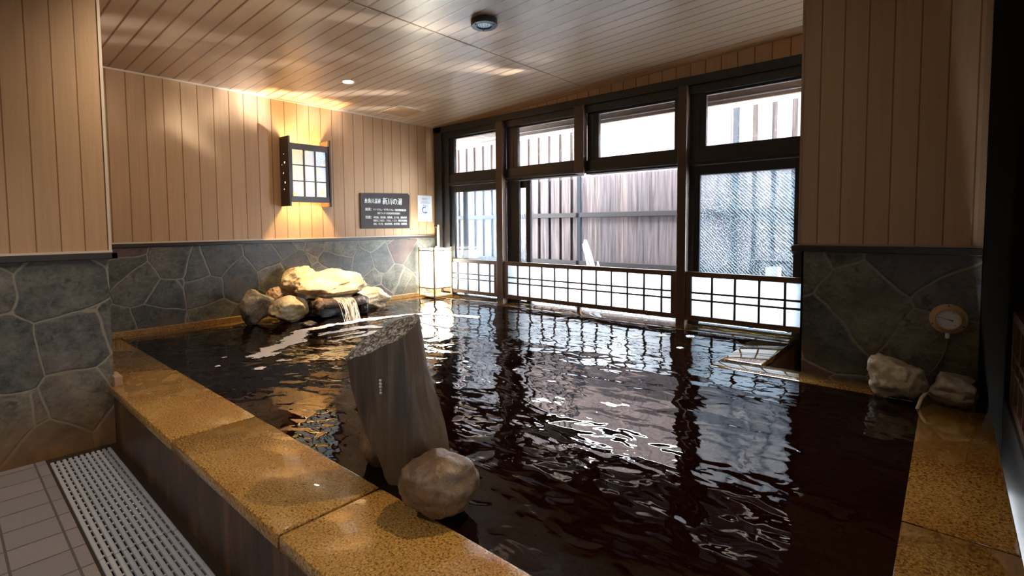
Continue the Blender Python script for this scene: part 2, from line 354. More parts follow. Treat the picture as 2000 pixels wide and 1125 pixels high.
# ------------------------------------------------------------------ bath: basin, kerbs, water
m_basin = plain('basin_stone', (0.03, 0.018, 0.010), 0.6, var=0.4)
def frontmat():
    t = NT('stained_slate')
    n = t.noise(1.0, t.map((9, 9, 1.4)), detail=5, rough=0.65).outputs[0]; b = t.noise(3.0, detail=4).outputs[0]
    c = t.ramp(n, [(0.3, (0.018, 0.010, 0.007)), (0.5, (0.075, 0.035, 0.016)), (0.68, (0.17, 0.085, 0.035))])
    c = t.mix(t.n('ShaderNodeMapRange', {0: b, 1: 0.45, 2: 0.6, 3: 0.0, 4: 0.7}).outputs[0], c, (0.036, 0.021, 0.013))
    t.P(Base_Color=c, Roughness=0.42, Normal=t.bump(n, 0.5, 0.02)); return t.m
basin = obj('bath_basin', boxes([(0.0, 5.66, -4.0, 0.0, -0.30, -0.20), (1.66, 5.66, -3.975, -3.66, -0.2, 0.30), (0.0, 0.17, -3.66, -0.02, -0.2, 0.30), (5.38, 5.61, -3.66, -1.0, -0.2, 0.30), (0.17, 4.49, -0.25, -0.02, -0.2, 0.30), (4.28, 4.49, -1.25, -0.25, -0.2, 0.30), (4.49, 5.38, -1.25, -1.06, -0.2, 0.30)]), m_basin); tag(basin, kind='structure')
obj('slate_facing', boxes([(1.66, 5.66, -3.985, -3.975, -0.06, 0.302), (4.49, 4.50, -1.06, -0.02, -0.2, 0.302)]), frontmat(), basin)
KO, KI = -4.003, -3.629
def slab(x0, x1, y0, y1, label, mat, z1=ZK, z0=0.300, bev=0.012, group='granite slabs around the bath'):
    o = obj('granite_slab', B(x0, x1, y0, y1, z0, z1, bev=bev), mat, smooth=0.5)
    return tag(o, label, 'kerb slab', group)
slab(0.02, 1.560, -3.965, KI, 'wet glossy granite corner slab running in behind the stone partition', m_granwet, ZK - 0.004)
slab(1.566, 2.833, KO, KI, 'speckled yellow granite kerb slab at the drain side, next to the partition corner', m_granite)
slab(2.839, 3.899, KO, KI, 'speckled yellow granite kerb slab in the middle, left of the standing log', m_granite)
slab(3.905, 4.620, KO, KI, 'speckled yellow granite kerb slab under the standing log and its front boulder', m_granite)
slab(4.626, 5.640, KO, KI, 'speckled yellow granite kerb slab at the near right corner below the picture', m_granite)
slab(5.345, 5.618, -2.668, -1.075, 'dark wet brown ledge slab at the right, under the two rocks of the dial', m_granwet, ZK - 0.003, bev=0.006)
slab(5.345, 5.618, -3.626, -2.674, 'dark wet brown ledge slab at the right, nearest the camera', m_granwet, ZK - 0.003, bev=0.006)
slab(0.03, 0.200, -3.626, -0.28, 'wet brown ledge slab along the foot of the left stone wall', m_granwet, ZK - 0.004, bev=0.006)
bmf = bmesh.new(); prism(bmf, [(0.012, -0.276, 0.302), (0.46, -0.42, 0.302), (0.46, -0.03, 0.302), (0.012, -0.03, 0.302)], (0, 0, 0.052))
tag(obj('granite_slab', bmf, m_granwet), 'wet corner slab under the glowing bamboo lantern', 'kerb slab', 'granite slabs around the bath')
slab(0.464, 2.30, -0.275, -0.03, 'wet kerb slab under the left half of the windows', m_granwet, ZK - 0.002, bev=0.006)
slab(2.304, 4.505, -0.275, -0.03, 'wet kerb slab under the right half of the windows', m_granwet, ZK - 0.002, bev=0.006)
slab(4.25, 4.512, -1.050, -0.279, 'wet grey slab turning out from the windows beside the sunken notch', m_granwet, ZK - 0.002, bev=0.006)
slab(4.25, 5.341, -1.285, -1.056, 'wet slab along the foot of the right stone wall', m_granwet, ZK - 0.002, bev=0.006)
tag(obj('trim_9', boxes([(0.012, 0.035, -3.93, -0.28, 0.345, 0.402)], 0.006), m_lip), kind='structure')
tag(obj('stone_block', B(1.55, 1.70, -3.985, -3.945, 0.352, 0.412, bev=0.004), plain('tan_block', (0.30, 0.19, 0.11), 0.4, var=0.15)), 'small tan stone block at the foot of the partition corner on the kerb', 'stone block')
# sunken notch behind the right wall
def bluetile():
    t = NT('notch_tiles')
    br = t.n('ShaderNodeTexBrick', {'Vector': t.co(), 'Scale': 1.0, 'Mortar Size': 0.004, 'Brick Width': 0.2, 'Row Height': 0.2, 'Color1': (0.05, 0.075, 0.09), 'Color2': (0.06, 0.085, 0.10), 'Mortar': (0.12, 0.14, 0.15)}, offset=0.0)
    t.P(Base_Color=br.outputs[0], Roughness=0.12); return t.m
tag(obj('notch_floor', B(4.50, 5.57, -1.06, -0.02, 0.02, 0.06), bluetile()), kind='structure')

def watermat():
    t = NT('bath_water')
    a = t.noise(7.0, t.map((1.0, 1.5, 1)), detail=1.5, rough=0.45, dist=0.4).outputs[0]
    b = t.noise(26.0, t.map((1.0, 1.3, 1), loc=(4, 2, 0)), detail=2, rough=0.5).outputs[0]
    h = t.math('ADD', t.math('MULTIPLY', a, 1.0), t.math('MULTIPLY', b, 0.03))
    t.P(Base_Color=(0.0055, 0.0012, 0.0006), Roughness=0.015, IOR=1.33, Normal=t.bump(h, 0.45, 0.012)); return t.m
def inpool(x, y):
    return not (x > 4.27 and y > -1.27)
def wave(x, y):
    e = min(1.0, (x - 0.18) / 0.2, (5.36 - x) / 0.2, (y + 3.64) / 0.2, (-0.26 - y) / 0.2); e = max(0.15, e)
    p = Vector((x * 1.1, y * 1.6, 0.0))
    z = 0.0050 * noise.noise(p * 1.6) + 0.0034 * noise.noise(p * 4.0 + Vector((3, 1, 0))) + 0.0006 * noise.noise(p * 9.0)
    r = math.hypot(x - 1.0, y + 1.92)
    z += 0.0035 * math.sin(r * 26.0) * math.exp(-r * 1.3)
    return z * e
WZ = 0.3485
def water_mesh():
    bm = bmesh.new(); d = 0.03; nx = int((5.37 - 0.18) / d) + 1; ny = int((3.65 - 0.25) / d) + 1; V = {}
    def vert(i, j):
        if (i, j) not in V:
            x = 0.18 + i * d; y = -3.65 + j * d; V[(i, j)] = bm.verts.new((x, y, WZ + wave(x, y)))
        return V[(i, j)]
    for i in range(nx):
        for j in range(ny):
            if inpool(0.18 + (i + .5) * d, -3.65 + (j + .5) * d):
                bm.faces.new((vert(i, j), vert(i + 1, j), vert(i + 1, j + 1), vert(i, j + 1)))
    return bm
wat = obj('bath_water', water_mesh(), watermat(), smooth=True)
tag(wat, 'dark rippled brown bath water filling the basin', 'water', kind='stuff')
# foam around the fall
def seg_d(p, a, b):
    a = Vector(a); b = Vector(b); ab = b - a; t = max(0, min(1, (p - a).dot(ab) / ab.dot(ab))); return (p - a - ab * t).length
FO = [((1.16, -1.19), (0.98, -1.71), 0.05), ((0.98, -1.71), (0.95, -2.21), 0.06), ((0.95, -2.21), (1.00, -2.50), 0.05), ((1.00, -2.50), (1.30, -2.70), 0.07), ((1.30, -2.70), (1.45, -2.92), 0.08), ((1.45, -2.92), (1.62, -3.12), 0.07),
      ((1.30, -2.47), (1.28, -2.05), 0.05), ((1.28, -2.05), (1.5, -1.85), 0.05), ((1.62, -2.5), (1.58, -2.1), 0.04), ((1.45, -2.48), (1.5, -2.2), 0.03), ((1.2, -1.15), (1.75, -1.0), 0.05), ((1.35, -1.5), (1.9, -1.55), 0.03), ((1.9, -2.3), (2.1, -1.9), 0.02)]
SP = [(1.67, -3.42, 0.016), (1.96, -3.26, 0.035), (1.87, -3.08, 0.03), (1.91, -3.04, 0.02), (1.45, -3.3, 0.015), (2.3, -2.9, 0.012), (3.3, -2.2, 0.014), (3.5, -1.6, 0.012), (2.9, -1.3, 0.014), (3.3, -0.9, 0.03), (3.42, -0.75, 0.025), (3.6, -0.6, 0.03), (3.0, -0.7, 0.02), (2.5, -0.8, 0.018), (3.9, -0.95, 0.025), (4.1, -1.6, 0.013), (4.4, -2.2, 0.012), (4.8, -1.9, 0.01), (3.9, -2.6, 0.012), (2.6, -0.5, 0.03), (3.8, -0.5, 0.04)]
def foam_mesh():
    bm = bmesh.new(); d = 0.011; V = {}
    def vert(i, j):
        if (i, j) not in V:
            x = 0.7 + i * d; y = -3.5 + j * d; V[(i, j)] = bm.verts.new((x, y, WZ + wave(x, y) + 0.0035 + 0.001 * noise.noise(Vector((x * 60, y * 60, 1)))))
        return V[(i, j)]
    for i in range(int(3.5 / d)):
        for j in range(int(3.1 / d)):
            p = Vector((0.7 + i * d, -3.5 + j * d)); f = 0.0
            q = Vector((p.x, p.y, 0))
            for a, b, r in FO:
                dd = seg_d(p, a, b)
                if dd < r * 2.4: f = max(f, 1.0 - dd / (r * 1.6))
            if f > -0.6 and f != 0.0:
                nz = noise.noise(Vector((q.x * 9, q.y * 5.5, 0.3))) * 0.75 + noise.noise(q * 30) * 0.35
                ok = f + nz > 0.42
            else: ok = False
            for x, y, r in SP:
                if abs(p.x - x) < 0.06 and abs(p.y - y) < 0.06 and math.hypot(p.x - x, p.y - y) < r * (1 + 0.5 * noise.noise(q * 40)): ok = True
            if ok and inpool(p.x, p.y): bm.faces.new((vert(i, j), vert(i + 1, j), vert(i + 1, j + 1), vert(i, j + 1)))
    return bm
fm = NT('foam'); fn = fm.noise(120, detail=2).outputs[0]
fm.P(Base_Color=fm.mix(fn, (0.50, 0.45, 0.42), (0.82, 0.78, 0.75)), Roughness=0.6, Normal=fm.bump(fn, 0.5, 0.005))
tag(obj('foam', foam_mesh(), fm.m, smooth=True), 'white foam drifting on the water around the little waterfall', 'foam', kind='stuff')

# ------------------------------------------------------------------ windows
m_glass = None
def glassmat(name, tint, wire=False, haze=0.0):
    t = NT(name)
    tr = t.n('ShaderNodeBsdfTransparent', {0: tint}); gl = t.n('ShaderNodeBsdfGlossy', {0: (1, 1, 1), 1: 0.03})
    fr = t.n('ShaderNodeFresnel', {0: 1.45}).outputs[0]
    s = t.n('ShaderNodeMixShader', {0: t.math('MULTIPLY', fr, 0.6), 1: tr, 2: gl}).outputs[0]
    if haze > 0:
        df = t.n('ShaderNodeBsdfTranslucent', {0: (0.85, 0.92, 1.0)})
        s = t.n('ShaderNodeMixShader', {0: haze, 1: s, 2: df}).outputs[0]
    if wire:
        x = t.xyz(); f = None
        for sgn, wd in ((1, 0.11), (-1, 0.02)):
            d = t.math('FRACT', t.math('DIVIDE', t.math('ADD', x[0], t.math('MULTIPLY', x[2], sgn * 1.0)), 0.030))
            k = t.math('LESS_THAN', d, wd); f = k if f is None else t.math('MAXIMUM', f, k)
        wm = t.n('ShaderNodeBsdfPrincipled', {'Base Color': (0.75, 0.8, 0.85), 'Metallic': 0.2, 'Roughness': 0.35})
        tl = t.n('ShaderNodeBsdfTranslucent', {0: (0.16, 0.20, 0.23)})
        ws = t.n('ShaderNodeMixShader', {0: 0.75, 1: wm.outputs[0], 2: tl.outputs[0]}).outputs[0]
        s = t.n('ShaderNodeMixShader', {0: f, 1: s, 2: ws}).outputs[0]
    t.t.links.new(s, t.out.inputs[0]); return t.m
m_glass = glassmat('clear_glass', (0.93, 0.95, 0.96), haze=0.004)
m_wire = glassmat('wired_glass', (0.90, 0.965, 1.0), wire=True, haze=0.009)
def frame_rect(bm, x0, x1, z0, z1, y0, y1, wl_, wr_, wb_, wt_):
    box(bm, x0, x0 + wl_, y0, y1, z0, z1); box(bm, x1 - wr_, x1, y0, y1, z0, z1)
    box(bm, x0 + wl_, x1 - wr_, y0, y1, z0, z0 + wb_); box(bm, x0 + wl_, x1 - wr_, y0, y1, z1 - wt_, z1)
ZT0, ZT1 = 2.008, 2.465
# fixed window framing
fr = bmesh.new()
box(fr, 0.0, 5.6, -0.055, 0.12, 2.565, 2.646, bev=0.004)            # head, two steps
box(fr, 0.0, 5.6, -0.030, 0.12, ZT1 + 0.02, 2.565, bev=0.003)
box(fr, 0.013, 0.165, -0.055, 0.12, ZK, 2.646, bev=0.004)           # left jamb
box(fr, 0.165, 0.28, -0.020, 0.12, ZK, 2.60)
for a, b in ((0.28, 1.21), (1.31, 2.36), (2.46, 3.51), (3.59, 5.6)):
    box(fr, a, b, -0.012, 0.11, 1.84, ZT0 - 0.02, bev=0.003)       # transom rail
    box(fr, a, b, -0.035, 0.05, 1.862, 1.882, bev=0.003)
box(fr, 4.58, 4.73, -0.012, 0.12, -0.1, 2.58); box(fr, 0.0, 4.73, -0.022, 0.06, -0.1, 0.330)
for a, b in ((1.31, 1.42), (2.47, 2.55), (3.59, 3.68), (3.44, 3.50), (1.14, 1.21), (2.34, 2.36)):
    box(fr, a, b, 0.0, 0.12, 1.86, 2.58)
box(fr, 1.31, 1.36, 0.0, 0.12, ZK, 1.86); box(fr, 3.59, 3.635, 0.0, 0.12, ZK, 1.86)
box(fr, 0.28, 1.64, 0.0, 0.12, 0.33, 0.346); box(fr, 3.455, 4.73, 0.0, 0.12, 0.33, 0.346); box(fr, 1.64, 3.455, 0.0, 0.09, 0.32, 0.343)                           # bottom track
wframe = obj('window_1', fr, m_dark); tag(wframe, kind='structure')
# transom lights
T = [(0.28, 1.20), (1.40, 2.36), (2.53, 3.50), (3.66, 4.60)]
gi = [(0.36, 1.20), (1.486, 2.33), (2.608, 3.459), (3.735, 4.56)]
for k, ((a, b), (g0, g1)) in enumerate(zip(T, gi)):
    bm = bmesh.new(); frame_rect(bm, a, b, ZT0 - 0.03, ZT1 + 0.03, 0.005, 0.045, g0 - a, b - g1, 0.03, 0.03)
    f = obj('transom_frame', bm, m_alu, wframe)
    obj('glass', B(g0 - 0.01, g1 + 0.01, 0.022, 0.026, ZT0 - 0.01, ZT1 + 0.01), m_glass, f)
# posts in front of the frames
for (a, b, z0, z1, nm, yy) in ((1.205, 1.31, 0.345, 2.56, 2, -0.085), (3.505, 3.592, 0.345, 2.565, 3, -0.085), (2.348, 2.47, 1.852, 2.565, 4, -0.075)):
    tag(obj('window_post', B(a, b, yy, 0.0, z0, z1, bev=0.004), m_brown), {2: 'tall brown window post at the first bay, beside the bamboo lantern', 3: 'tall brown window post between the open bay and the right wired pane', 4: 'short brown post between the two middle transom lights'}[nm], 'window post')
obj_small = obj('railing_prop', B(2.385, 2.425, -0.075, -0.035, ZK - 0.004, 0.402, bev=0.002), m_brownx)
tag(obj_small, 'short brown block propping up the middle of the long white railing panel', 'prop')
# sliding sashes
def sash(x0, x1, y, wl_, wr_, mat, label, handle=None):
    r = empty('sliding_sash', (x0, y, 0.347), label=label, cat='window sash', group='sliding window sashes')
    bm = bmesh.new(); frame_rect(bm, 0, x1 - x0, 0.0, 1.488, -0.016, 0.016, wl_, wr_, 0.020, 0.085)
    obj('sash_frame', bm, m_alu, r)
    gb = bmesh.new(); poly(gb, [(wl_ - 0.005, 0, 0.018), (x1 - x0 - wr_ + 0.005, 0, 0.018), (x1 - x0 - wr_ + 0.005, 0, 1.408), (wl_ - 0.005, 0, 1.408)]); obj('glass', gb, mat, r)
    if handle is not None:
        h = bmesh.new(); box(h, handle - 0.014, handle + 0.014, -0.022, -0.016, 0.478, 0.638, bev=0.003); box(h, handle - 0.007, handle + 0.007, -0.026, -0.022, 0.508, 0.608, bev=0.002)
        obj('handle', h, plain('handle_black', (0.008, 0.008, 0.009), 0.25), r)
    return r
sash(0.285, 1.50, 0.022, 0.07, 0.16, m_wire, 'wired glass sash behind the bamboo lantern, at the left end')
sash(0.475, 1.637, 0.068, 0.06, 0.065, m_wire, 'wired glass sash slid open to the left edge of the open bay')
sash(3.455, 4.575, 0.068, 0.05, 0.06, m_wire, 'wired glass sash with a black pull slid open to the right', handle=0.03)
sash(3.62, 4.56, 0.022, 0.066, 0.095, m_wire, 'wired glass sash at the right end beside the brown boarded wall')
# paper-panel railings
m_panel = NT('white_panel')
_d = m_panel.n('ShaderNodeBsdfDiffuse', {0: (0.86, 0.88, 0.90)}); _t = m_panel.n('ShaderNodeBsdfTranslucent', {0: (0.92, 0.95, 0.98)})
_s = m_panel.n('ShaderNodeMixShader', {0: 0.97, 1: _d.outputs[0], 2: _t.outputs[0]}); m_panel.t.links.new(_s.outputs[0], m_panel.out.inputs[0]); m_panel = m_panel.m
def railing(name_, x0, x1, y, z0, z1, xs, label, alongy=False, wood=None, st=0.05, tk=0.034, deep=0.012):
    r = empty(name_, (x0, y, z0), label=label, cat='railing panel', group='railing panels of white panes in brown lattice')
    if alongy: r.rotation_euler = (0, 0, -PI / 2)
    L = x1 - x0; H = z1 - z0; wood = wood or m_brownx
    bm = bmesh.new()
    box(bm, 0, L, -tk / 2, tk / 2, H - 0.046, H, bev=0.002); box(bm, 0, L, -tk / 2, tk / 2, 0, 0.046, bev=0.002)
    box(bm, 0, st, -tk / 2, tk / 2, 0.046, H - 0.046); box(bm, L - st, L, -tk / 2, tk / 2, 0.046, H - 0.046)
    fr_ = obj('rail_frame', bm, wood, r)
    lat = bmesh.new()
    for x in xs: box(lat, x - x0 - 0.009, x - x0 + 0.009, -deep, 0.006, 0.046, H - 0.046)
    for z in (0.192, 0.259): box(lat, st, L - st, -deep + 0.0015, 0.0055, z - 0.0085, z + 0.0085)
    obj('lattice', lat, darkwood('lattice_wood', (0.035, 0.020, 0.013), 0.4) if not alongy else wood, r)
    pb = bmesh.new(); poly(pb, [(st - 0.004, 0.008, 0.042), (L - st + 0.004, 0.008, 0.042), (L - st + 0.004, 0.008, H - 0.042), (st - 0.004, 0.008, H - 0.042)]); obj('white_pane', pb, m_panel, r)
    return r
railing('lattice_barrier', 0.20, 1.20, -0.060, 0.405, 0.858, [0.474, 0.67, 0.87, 1.068], 'short lattice railing panel just right of the bamboo lantern')
railing('lattice_barrier', 1.315, 3.50, -0.060, 0.405, 0.858, [1.532 + 0.1823 * i for i in range(11)], 'long lattice railing panel across the open middle bay')
railing('lattice_barrier', 3.597, 4.90, -0.060, 0.405, 0.858, [3.833 + 0.198 * i for i in range(6)], 'lattice railing panel below the right wired pane, running behind the right wall')
railing('lattice_barrier', 0, 2.0, 0, 0.405, 0.864, [0.18 * i for i in range(1, 11)], 'brown lattice railing panel seen edge-on at the far right of the picture', alongy=True, wood=m_browny, tk=0.04, deep=0.02)
rp = bpy.data.objects['lattice_barrier.003']; rp.location = (5.700, -1.25, 0.41)
tag(obj('kerb_wall', B(5.67, 5.79, -3.6, -1.1, -0.1, 0.41), plain('kerb_dark', (0.02, 0.018, 0.017), 0.35)), kind='structure')

# ------------------------------------------------------------------ outside
def fencewood(name, dk=1.0):
    t = NT(name); x = t.xyz()
    u = t.math('DIVIDE', x[0], 0.16); idx = t.math('FLOOR', u)
    wn = t.n('ShaderNodeTexWhiteNoise', {'W': idx}, noise_dimensions='1D').outputs[0]
    g = t.noise(1.0, t.map((26, 26, 1.1)), detail=5, rough=0.6, dist=0.5).outputs[0]
    c = t.ramp(g, [(0.3, (0.016 * dk, 0.0115 * dk, 0.0105 * dk)), (0.5, (0.036 * dk, 0.0275 * dk, 0.0255 * dk)), (0.7, (0.060 * dk, 0.045 * dk, 0.040 * dk))])
    c = t.mix(t.math('MULTIPLY', wn, 0.7), c, t.mix(1.0, c, (0.66, 0.72, 0.84), 'MULTIPLY'))
    t.P(Base_Color=c, Roughness=0.85, Specular_IOR_Level=0.03, Normal=t.bump(g, 0.2, 0.01)); return t.m
m_fw = fencewood('fence_boards'); m_fd = darkwood('fence_posts', (0.0045, 0.0050, 0.0062), 0.7, axis=2, spec=0.05); m_fr = darkwood('fence_rails', (0.009, 0.0072, 0.0066), 0.7, spec=0.06)
FY = 2.0; FT = 2.79
def fence(x0, x1, gap, label):
    r = empty('board_fence', (x0, FY, 0.15), label=label, cat='fence', group='sections of the garden fence')
    bm = bmesh.new(); x = 0.0; L = x1 - x0; pit = 0.216 if gap else 0.16; wd = 0.158 if gap else 0.1585
    while x < L - 0.02:
        box(bm, x, min(x + wd, L), 0.0, 0.02, 0.0, FT - 0.15, bev=0.002 if not gap else 0.0); x += pit
    # boards drawn in the fence's own frame
    obj('boards', bm, m_fw, r)
    if gap: obj('backing_boards', B(0, L, 0.035, 0.05, 0.0, FT - 0.15), fencewood('fence_backing', 0.4), r)
    bm = boxes([(0, L, -0.05, 0.0, 1.265, 1.335), (0, L, -0.05, 0.0, 0.525, 0.585)], 0.003); obj('rails', bm, m_fr, r)
    obj('post', B(L - 0.001, L + 0.065, -0.02, 0.06, 0.0, FT - 0.15), m_fd, r)
    return r
fence(-3.6, 1.02, True, 'left stretch of wooden garden fence with dark gaps between its boards')
fence(1.086, 3.354, False, 'close-boarded brown fence stretch behind the open middle bay')
fence(3.42, 7.0, True, 'right stretch of gapped wooden fence behind the wired panes')
gm = NT('white_gravel'); gv = gm.n('ShaderNodeTexVoronoi', {'Vector': gm.co(), 'Scale': 22.0})
gm.P(Base_Color=gm.mix(gm.n('ShaderNodeSeparateColor', {0: gv.outputs['Color']}).outputs[0], (0.55, 0.56, 0.58), (0.86, 0.86, 0.85)), Roughness=0.7, Normal=gm.bump(gm.math('MULTIPLY', gv.outputs[0], -1.0), 1.0, 0.03))
tag(obj('ground', boxes([(-4, 8, 0.12, 2.3, -0.05, 0.19)]), plain('ground_concrete', (0.16, 0.165, 0.17), 0.7, var=0.1)), kind='structure')
def pebbles():
    bm = bmesh.new(); rnd = random.Random(3)
    for i in range(1500):
        x = rnd.uniform(1.35, 3.45); y = rnd.uniform(0.2, 1.9); r = rnd.uniform(0.012, 0.03)
        mt = Matrix.Translation((x, y, 0.19 + r * 0.4 + rnd.uniform(0, 0.03))) @ Euler((rnd.uniform(0, 3), rnd.uniform(0, 3), rnd.uniform(0, 3))).to_matrix().to_4x4() @ Matrix.Diagonal((r * 1.3, r, r * 0.7, 1))
        bmesh.ops.create_icosphere(bm, subdivisions=1, radius=1.0, matrix=mt)
    return bm
tag(obj('gravel', pebbles(), plain('gravel_stone', (0.32, 0.33, 0.34), 0.7, var=0.3, nscale=15), smooth=True), 'pale gravel on the ground outside, under the long railing panel', 'gravel', kind='stuff')
# driftwood
def driftwood():
    r = empty('driftwood', (1.86, 1.0, 0.19), label='bleached white driftwood stump standing outside the open bay', cat='driftwood')
    m = rockmat('bleached_wood', (0.20, 0.20, 0.205), (0.50, 0.50, 0.51), rough=0.8, bump=0.8, sc_=9)
    def limb(pts, rads, nm, par):
        bm = tube(bmesh.new(), pts, rads, 14)
        bmesh.ops.subdivide_edges(bm, edges=bm.edges[:], cuts=1, use_grid_fill=True)
        for v in bm.verts:
            a = math.atan2(v.co.y - pts[0][1], v.co.x - pts[0][0])
            k = noise.noise(Vector((v.co.x * 40, v.co.y * 40, v.co.z * 6))) * 0.012
            v.co += Vector((math.cos(a), math.sin(a), 0.3)) * k
        return obj(nm, bm, m, par, smooth=0.9)
    t = limb([(0.10, 0, -0.01), (0.075, 0, 0.25), (0.04, 0, 0.54), (-0.01, 0, 0.72), (-0.05, 0, 0.84), (-0.055, 0, 0.91)], [0.075, 0.065, 0.052, 0.045, 0.035, 0.014], 'trunk', r)
    limb([(0.10, 0.02, 0.44), (0.125, 0.02, 0.56), (0.12, 0.02, 0.63)], [0.035, 0.026, 0.010], 'branch_stub', r)
    limb([(-0.005, 0, 0.68), (-0.075, 0, 0.82), (-0.085, 0, 0.86)], [0.03, 0.024, 0.012], 'branch_stub', r)
driftwood()
# stand outside right
st = empty('garden_stand', (4.08, 1.0, 0.19), label='low grey wooden stand outside the right wired pane', cat='stand')
obj('stand_top', B(-0.20, 0.20, -0.12, 0.12, 0.70, 0.735, bev=0.003), m_fr, st)
for sx in (-0.18, 0.18):
    for sy in (-0.1, 0.1): obj('leg', B(sx - 0.02, sx + 0.02, sy - 0.02, sy + 0.02, 0, 0.70), m_fr, st)
obj('stand_shelf', B(-0.18, 0.18, -0.1, 0.1, 0.50, 0.52), m_fr, st)
tag(obj('white_box', B(4.02, 4.14, 0.94, 1.06, 0.71, 0.85, bev=0.004), plain('box_white', (0.8, 0.8, 0.78), 0.5)), 'small white box on the shelf of the stand outside', 'box')

# ------------------------------------------------------------------ rocks
def rock(name, loc, dims, rot, seed, mat, cuts=9, rough=0.20, sub=5, label=None, cat='rock', group=None, flat=0.72, planes=None):
    rnd = random.Random(seed); bm = bmesh.new(); bmesh.ops.create_icosphere(bm, subdivisions=sub, radius=1.0)
    P = []
    for i in range(cuts):
        n = Vector((rnd.gauss(0, 1), rnd.gauss(0, 1), rnd.gauss(0, 1))).normalized(); P.append((n, rnd.uniform(flat - 0.14, flat + 0.10)))
    for n, d in (planes or []): P.append((Vector(n).normalized(), d))
    o = Vector((seed * 3.1, seed * 1.7, seed * 0.9))
    for v in bm.verts:
        p = v.co.copy()
        for n, d in P:
            s = p.dot(n) - d
            if s > 0: p -= n * s * 0.95
        k = 1 + rough * (noise.noise(p * 1.5 + o) + 0.5 * noise.noise(p * 3.7 + o) + 0.22 * noise.noise(p * 9.0 + o) + 0.10 * noise.noise(p * 21.0 + o))
        v.co = p * k
    mt = Euler(rot).to_matrix().to_4x4() @ Matrix.Diagonal((dims[0] / 2, dims[1] / 2, dims[2] / 2, 1))
    bmesh.ops.transform(bm, matrix=mt, verts=bm.verts[:])
    # normalise to the wanted world extents
    for ax in range(3):
        lo_ = min(v.co[ax] for v in bm.verts); hi_ = max(v.co[ax] for v in bm.verts); k = dims[ax] / (hi_ - lo_); c = (hi_ + lo_) / 2
        for v in bm.verts: v.co[ax] = (v.co[ax] - c) * k
    ob = obj(name, bm, mat, smooth=True, loc=loc)
    return tag(ob, label, cat, group)
m_sand = rockmat('sandy_rock', (0.20, 0.125, 0.06), (0.60, 0.48, 0.32), (0.45, 0.33, 0.19), rough=0.5, bump=0.9)
m_sand2 = rockmat('sandy_rock_brown', (0.15, 0.09, 0.045), (0.52, 0.39, 0.25), (0.33, 0.23, 0.13), rough=0.55, bump=0.9)
m_greyrock = rockmat('mottled_rock', (0.09, 0.068, 0.05), (0.38, 0.31, 0.23), (0.20, 0.16, 0.12), rough=0.5, sc_=4.5, bump=0.9)
m_brownrock = rockmat('brown_rock', (0.15, 0.08, 0.045), (0.32, 0.19, 0.11), rough=0.6)
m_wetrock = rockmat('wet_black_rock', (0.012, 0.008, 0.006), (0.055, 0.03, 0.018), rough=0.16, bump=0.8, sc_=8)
G = 'rocks piled around the little waterfall'
rock('boulder', (0.30, -2.60, 0.515), (0.30, 0.35, 0.36), (0.1, 0, 0.2), 11, m_greyrock, cuts=7, flat=0.8, rough=0.15, label='mottled grey boulder at the left end of the waterfall rocks', group=G)
rock('boulder', (0.20, -2.37, 0.605), (0.16, 0.20, 0.15), (0.3, 0, 0.4), 12, m_brownrock, label='small reddish brown stone wedged between the left boulder and the lit rocks', group=G)
rock('boulder', (0.48, -2.36, 0.475), (0.30, 0.40, 0.29), (0, 0.1, 0.3), 13, m_sand, cuts=7, flat=0.8, rough=0.16, label='low sandy rock in front, between the left boulder and the dark spout', group=G)
rock('boulder', (0.19, -2.10, 0.715), (0.30, 0.40, 0.33), (0, 0.2, 0.1), 14, m_sand2, label='tall tan rock at the back, leaning on the left wall above the others', group=G)
rock('boulder', (0.50, -1.93, 0.70), (0.56, 0.72, 0.30), (0.22, 0.34, 0.1), 15, m_sand, cuts=5, label='broad bright slab rock capping the spout of the waterfall', group=G, planes=[((0.25, -0.1, 1), 0.55)])
rock('boulder', (0.33, -1.36, 0.465), (0.32, 0.48, 0.27), (0, 0.15, 0.15), 16, m_sand, label='rounded sandy rock on its own to the right of the waterfall', group=G)
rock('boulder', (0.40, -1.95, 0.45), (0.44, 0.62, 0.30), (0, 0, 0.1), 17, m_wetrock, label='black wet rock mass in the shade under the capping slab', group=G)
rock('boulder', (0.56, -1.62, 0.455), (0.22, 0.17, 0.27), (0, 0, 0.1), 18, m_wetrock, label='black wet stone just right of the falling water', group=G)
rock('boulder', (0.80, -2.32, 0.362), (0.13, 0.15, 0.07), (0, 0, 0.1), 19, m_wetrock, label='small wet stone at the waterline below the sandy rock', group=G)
# spout: a hollowed log lying under the slab
sp = empty('water_spout', (0.70, -1.92, 0.50), label='dark wet log spout with a knobbly end under the capping slab', cat='spout')
bm = tube(bmesh.new(), [(-0.02, -0.30, 0.02), (0.0, -0.24, 0.03), (0.02, -0.10, 0.015), (0.03, 0.05, 0.005), (0.01, 0.22, 0.015), (0.0, 0.30, 0.0)], [0.035, 0.055, 0.05, 0.05, 0.055, 0.04], 18)
bmesh.ops.subdivide_edges(bm, edges=bm.edges[:], cuts=2, use_grid_fill=True)
for v in bm.verts: v.co += Vector((1, 0.3, 0.6)) * 0.014 * noise.noise(v.co * 22)
obj('log', bm, rockmat('wet_log', (0.016, 0.009, 0.005), (0.10, 0.048, 0.02), rough=0.14, bump=0.9, sc_=14), sp, smooth=0.9)
bmk = bmesh.new(); bmesh.ops.create_icosphere(bmk, subdivisions=3, radius=0.062, matrix=Matrix.Translation((0.03, -0.245, 0.03)) @ Matrix.Diagonal((1, 0.8, 1, 1)))
for v in bmk.verts: v.co += (v.co - Vector((0.03, -0.245, 0.03))) * 0.5 * noise.noise(v.co * 34)
